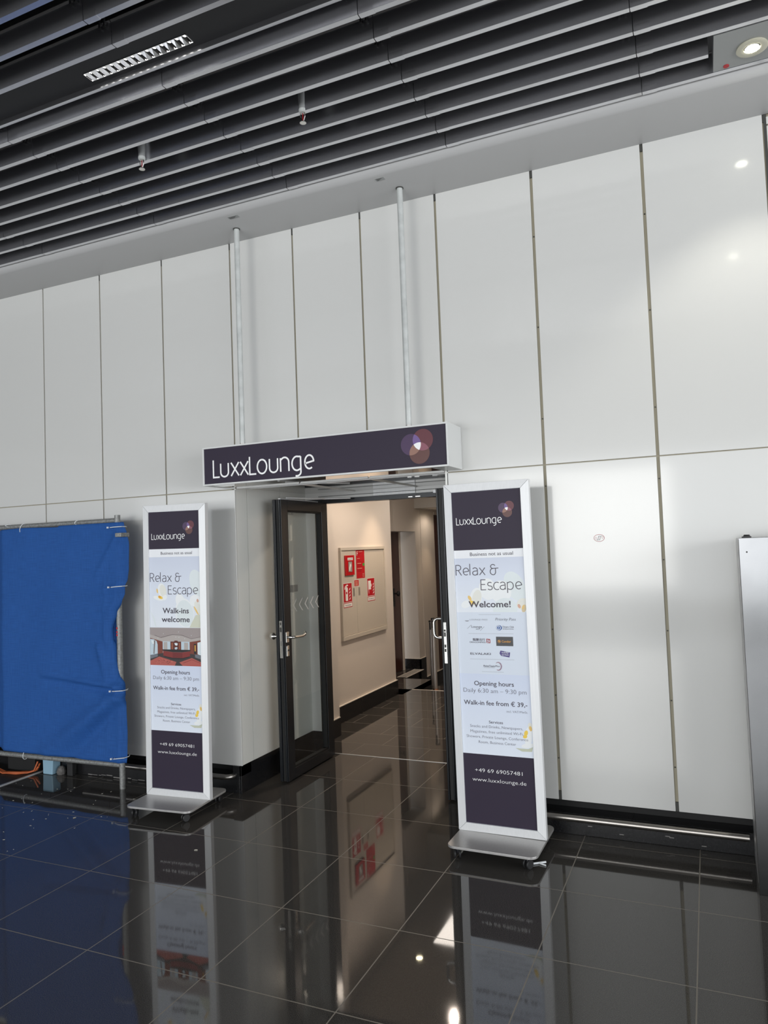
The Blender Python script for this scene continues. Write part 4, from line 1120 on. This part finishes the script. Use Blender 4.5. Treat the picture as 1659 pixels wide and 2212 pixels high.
sc_ = MB(); sc_.lathe([(.03, 0), (.036, .02), (.026, .05), (.012, .062)], (-.985, -.055, .001), 9); tag(sc_.build('rubble_lump', MT['rubble']), 'grey lump of rubble between pale blue box and black bracket', 'rubble')
# scraps on the tiles
for i, (x, y, l, a, lb) in enumerate(((-.235, -1.395, .026, .4, 'cream paper scrap on the tile at lower left of the floor'), (-.12, -.74, .02, 1.2, 'tiny white scrap on the tiles in front of the blue screen'), (.98, -.90, .02, .2, 'white speck on the tiles in front of the left door leaf'))):
    p_ = MB(); c_, s_ = cos(a), sin(a)
    p_.prism([(-l / 2, -.006), (l / 2, -.004), (l / 2 - .004, .006), (-l / 2 + .003, .005)], lambda u, v, k: (x + u * c_ - v * s_, y + u * s_ + v * c_, .0005 + .002 * k + .002 * abs(u) / l))
    tag(p_.build('paper_scrap', MT['paper']), lb, 'scrap', 'scraps on the floor')
# litter specks in front of the screen
lt = MB()
for k in range(60):
    x, y = random.uniform(-1.3, .1), random.uniform(-1.3, -.25); r_ = random.uniform(.0012, .003); a = random.uniform(0, 3)
    lt.prism([(-r_ * 2, -r_ * .5), (r_ * 2, -r_ * .5), (r_ * 2, r_ * .5), (-r_ * 2, r_ * .5)], lambda u, v, k2: (x + u * cos(a) - v * sin(a), y + u * sin(a) + v * cos(a), .0004 + .0012 * k2))
tag(lt.build('floor_litter', MT['paper']), 'white dust and crumbs scattered on tiles before the blue screen', 'litter', kind='stuff')

# ------------------------------------------------------------------ bumper rails, steel cabinet, sticker
rr = thing('bumper_rail', 'stainless bumper rail along the black plinth right of the right poster stand', 'bumper rail', (3.4, -.05, .105))
MB().tube([(-1.05, 0, 0), (-1.02, 0, 0), (.44, 0, 0)], .019, 16).build('rail', MT['steel'], rr, smooth=40)
for x in (-.75, .1): MB().tube([(x, .0, 0), (x, .042, -.005)], .008, 8).build('bracket', MT['steel'], rr)
rl = thing('bumper_rail', 'stainless bumper rail with bent end along the plinth behind the left poster stand', 'bumper rail', (-.5, -.055, .118))
pts = [(-.25, 0, 0), (0, 0, 0), (1.06, 0, 0)] + [(1.06 + .045 * sin(radians(a)), .045 - .045 * cos(radians(a)), 0) for a in (15, 30, 45, 60, 75, 90)] + [(1.105, .055, 0)]
MB().tube(pts, .019, 16).build('rail', MT['steel'], rl, smooth=40)
for x in (-.1, .4): MB().tube([(x, .0, 0), (x, .05, -.005)], .008, 8).build('bracket', MT['steel'], rl)

sc = thing('steel_cabinet', 'tall stainless steel cabinet at the right edge of the wall', 'cabinet', (4.35, -.25, 0))
MB().box(-.49, .5, -.2, .19, .0, 1.655).build('carcass', MT['steel_side'], sc, bevel=.002)
MB().box(-.492, .5, -.2052, -.2, .0, 1.657).build('front_sheet', MT['steel_sheet'], sc, bevel=.0015)
MB().box(-.492, -.488, -.155, -.148, .01, 1.65).build('side_groove', MT['joint_dark'], sc)
MB().box(-.476, -.436, -.19, -.15, 1.655, 1.664).lathe([(.016, 1.664), (.012, 1.672)], (-.455, -.17, 0), 12).build('lid_catch', MT['rubber'], sc)
MB().lathe([(.004, 0), (.004, .002)], (-.46, -.207, 1.59), 8, ax='y').build('rivet', MT['joint_dark'], sc)

lb = thing('oval_sticker', 'small white sticker with red oval emblem on the white wall panel', 'sticker', (3.159, -.001, 1.683))
lf = lambda u, v, d: (u, -d, v)
flat('label_sheet', [(rect(-.036, .046, -.03, .028), MT['enamel'])], lf, None, lb, .0003)
def ring(b, cx, cz, rx, rz, wd): ribbon(b, ell(cx, cz, rx, rz, n=36) + [(cx + rx, cz)], wd, lf, .0008, INK['dred'])
b = MB(); ring(b, 0, 0, .029, .02, .0022)
for sx in (-.006, .004): ribbon(b, [(sx - .008, -.012), (sx - .001, -.010), (sx + .001, 0), (sx + .004, .010), (sx + .010, .011)], .0025, lf, .0009, INK['ink'])
ring(b, -.018, -.001, .005, .006, .0015); ring(b, .019, .003, .005, .006, .0015)
me = bpy.data.meshes.new('emblem'); me.from_pydata(b.v, [], b.f)
for k in b.ms: me.materials.append(k)
for p, k in zip(me.polygons, b.m): p.material_index = k
oo = bpy.data.objects.new('emblem', me); COL.objects.link(oo); oo.parent = lb

# ------------------------------------------------------------------ ceiling fittings
lu = thing('louvre_light', 'lit louvred strip light between the ceiling baffles', 'ceiling light', (1.405, -1.716, 4.02))
MB().box(-.31, .31, -.034, .034, .0, .012).build('housing', MT['black_void'], lu)
fr_ = MB(); fr_.box(-.306, .306, -.030, -.027, -.022, 0); fr_.box(-.306, .306, .027, .030, -.022, 0); fr_.box(-.306, -.303, -.03, .03, -.022, 0); fr_.box(.303, .306, -.03, .03, -.022, 0)
fr_.build('louvre_frame', MT['mirror'], lu)
lv = MB()
for k in range(15):
    x = -.303 + .606 * k / 14
    lv.add([(x - .002, -.027, -.02), (x - .002, .027, -.02), (x + .012, .027, 0), (x + .012, -.027, 0), (x - .004, -.027, -.02), (x - .004, .027, -.02), (x - .014, .027, 0), (x - .014, -.027, 0)], [(0, 1, 2, 3), (4, 5, 6, 7)])
lv.build('louvre_blades', MT['mirror'], lu)
for k in range(14):
    x = -.303 + .606 * (k + .5) / 14
    MB().lathe([(.011, -.002), (.008, -.008), (.003, -.011)], (x, -.004, .004), 12).build('lamp', MT['lampglow'], lu)
spot('louvre_light_beam', (1.405, -1.716, 3.99), (1.405, -1.716, 0), 5, 95, .6, (1, .97, .92), .1)

for x, y, lbl in ((.898, -1.126, 'chrome fire sprinkler hanging from the baffles, left of the two'), (1.935, -1.099, 'chrome fire sprinkler hanging from the baffles, right of the two')):
    t = thing('fire_sprinkler', lbl, 'sprinkler', (x, y, 3.87), 0, 'ceiling sprinklers')
    MB().lathe([(.018, .075), (.019, .09), (.022, .15), (.019, .19), (.019, .33)], n=16).build('pipe', MT['lamp_panel'], t, smooth=50)
    MB().lathe([(.014, .055), (.02, .06), (.02, .073), (.014, .076)], n=14).build('collar', MT['pole'], t)
    MB().tube([(-.011, 0, .055), (-.013, 0, .035), (-.004, 0, .014)], .003, 6).tube([(.011, 0, .055), (.013, 0, .035), (.004, 0, .014)], .003, 6).build('yoke', MT['chrome'], t)
    MB().lathe([(.0025, .016), (.0025, .052)], n=8).build('bulb', MT['red_dark'], t)
    MB().lathe([(.006, .012), (.017, .004), (.017, .001), (.004, 0)], n=16).build('deflector', MT['chrome'], t)

# lamp panel slotted between the baffles, right
dp2 = thing('downlight_panel', 'grey ceiling panel with lit spot mirrored lower on the right wall panel', 'ceiling light', (4.03, -2.221, 3.93))
MB().box(-.154, .62, -.142, .141, .002, .014).build('panel', MT['lamp_panel'], dp2)
MB().lathe([(.066, .002), (.068, -.003), (.062, -.006), (.036, -.004), (.036, .002)], (.004, .022, 0), 32).build('lens_ring', MT['lens'], dp2, smooth=40)
MB().lathe([(.031, -.0045), (.031, -.0055), (.02, -.0075)], (.004, .022, 0), 24).build('lamp', MT['downglow'], dp2)
dp = thing('downlight_panel', 'grey ceiling panel with lit round spot and red dot', 'ceiling light', (4.03, -.60, 3.93))
MB().box(-.154, .62, -.142, .141, .002, .014).box(-.160, -.154, -.142, .141, .002, .12).build('panel', MT['lamp_panel'], dp)
MB().lathe([(.066, .002), (.068, -.003), (.062, -.006), (.036, -.004), (.036, .002)], (.004, .022, 0), 32).build('lens_ring', MT['lens'], dp, smooth=40)
MB().lathe([(.031, -.0045), (.031, -.0055), (.02, -.0075)], (.004, .022, 0), 24).build('lamp', MT['downglow'], dp)
MB().lathe([(.013, .002), (.013, -.001)], (-.103, .118, 0), 20).build('red_dot', MT['red'], dp)
spot('downlight_beam', (4.034, -.578, 3.91), (4.034, -.578, 0), 30, 100, .5, (1, .96, .84), .03)
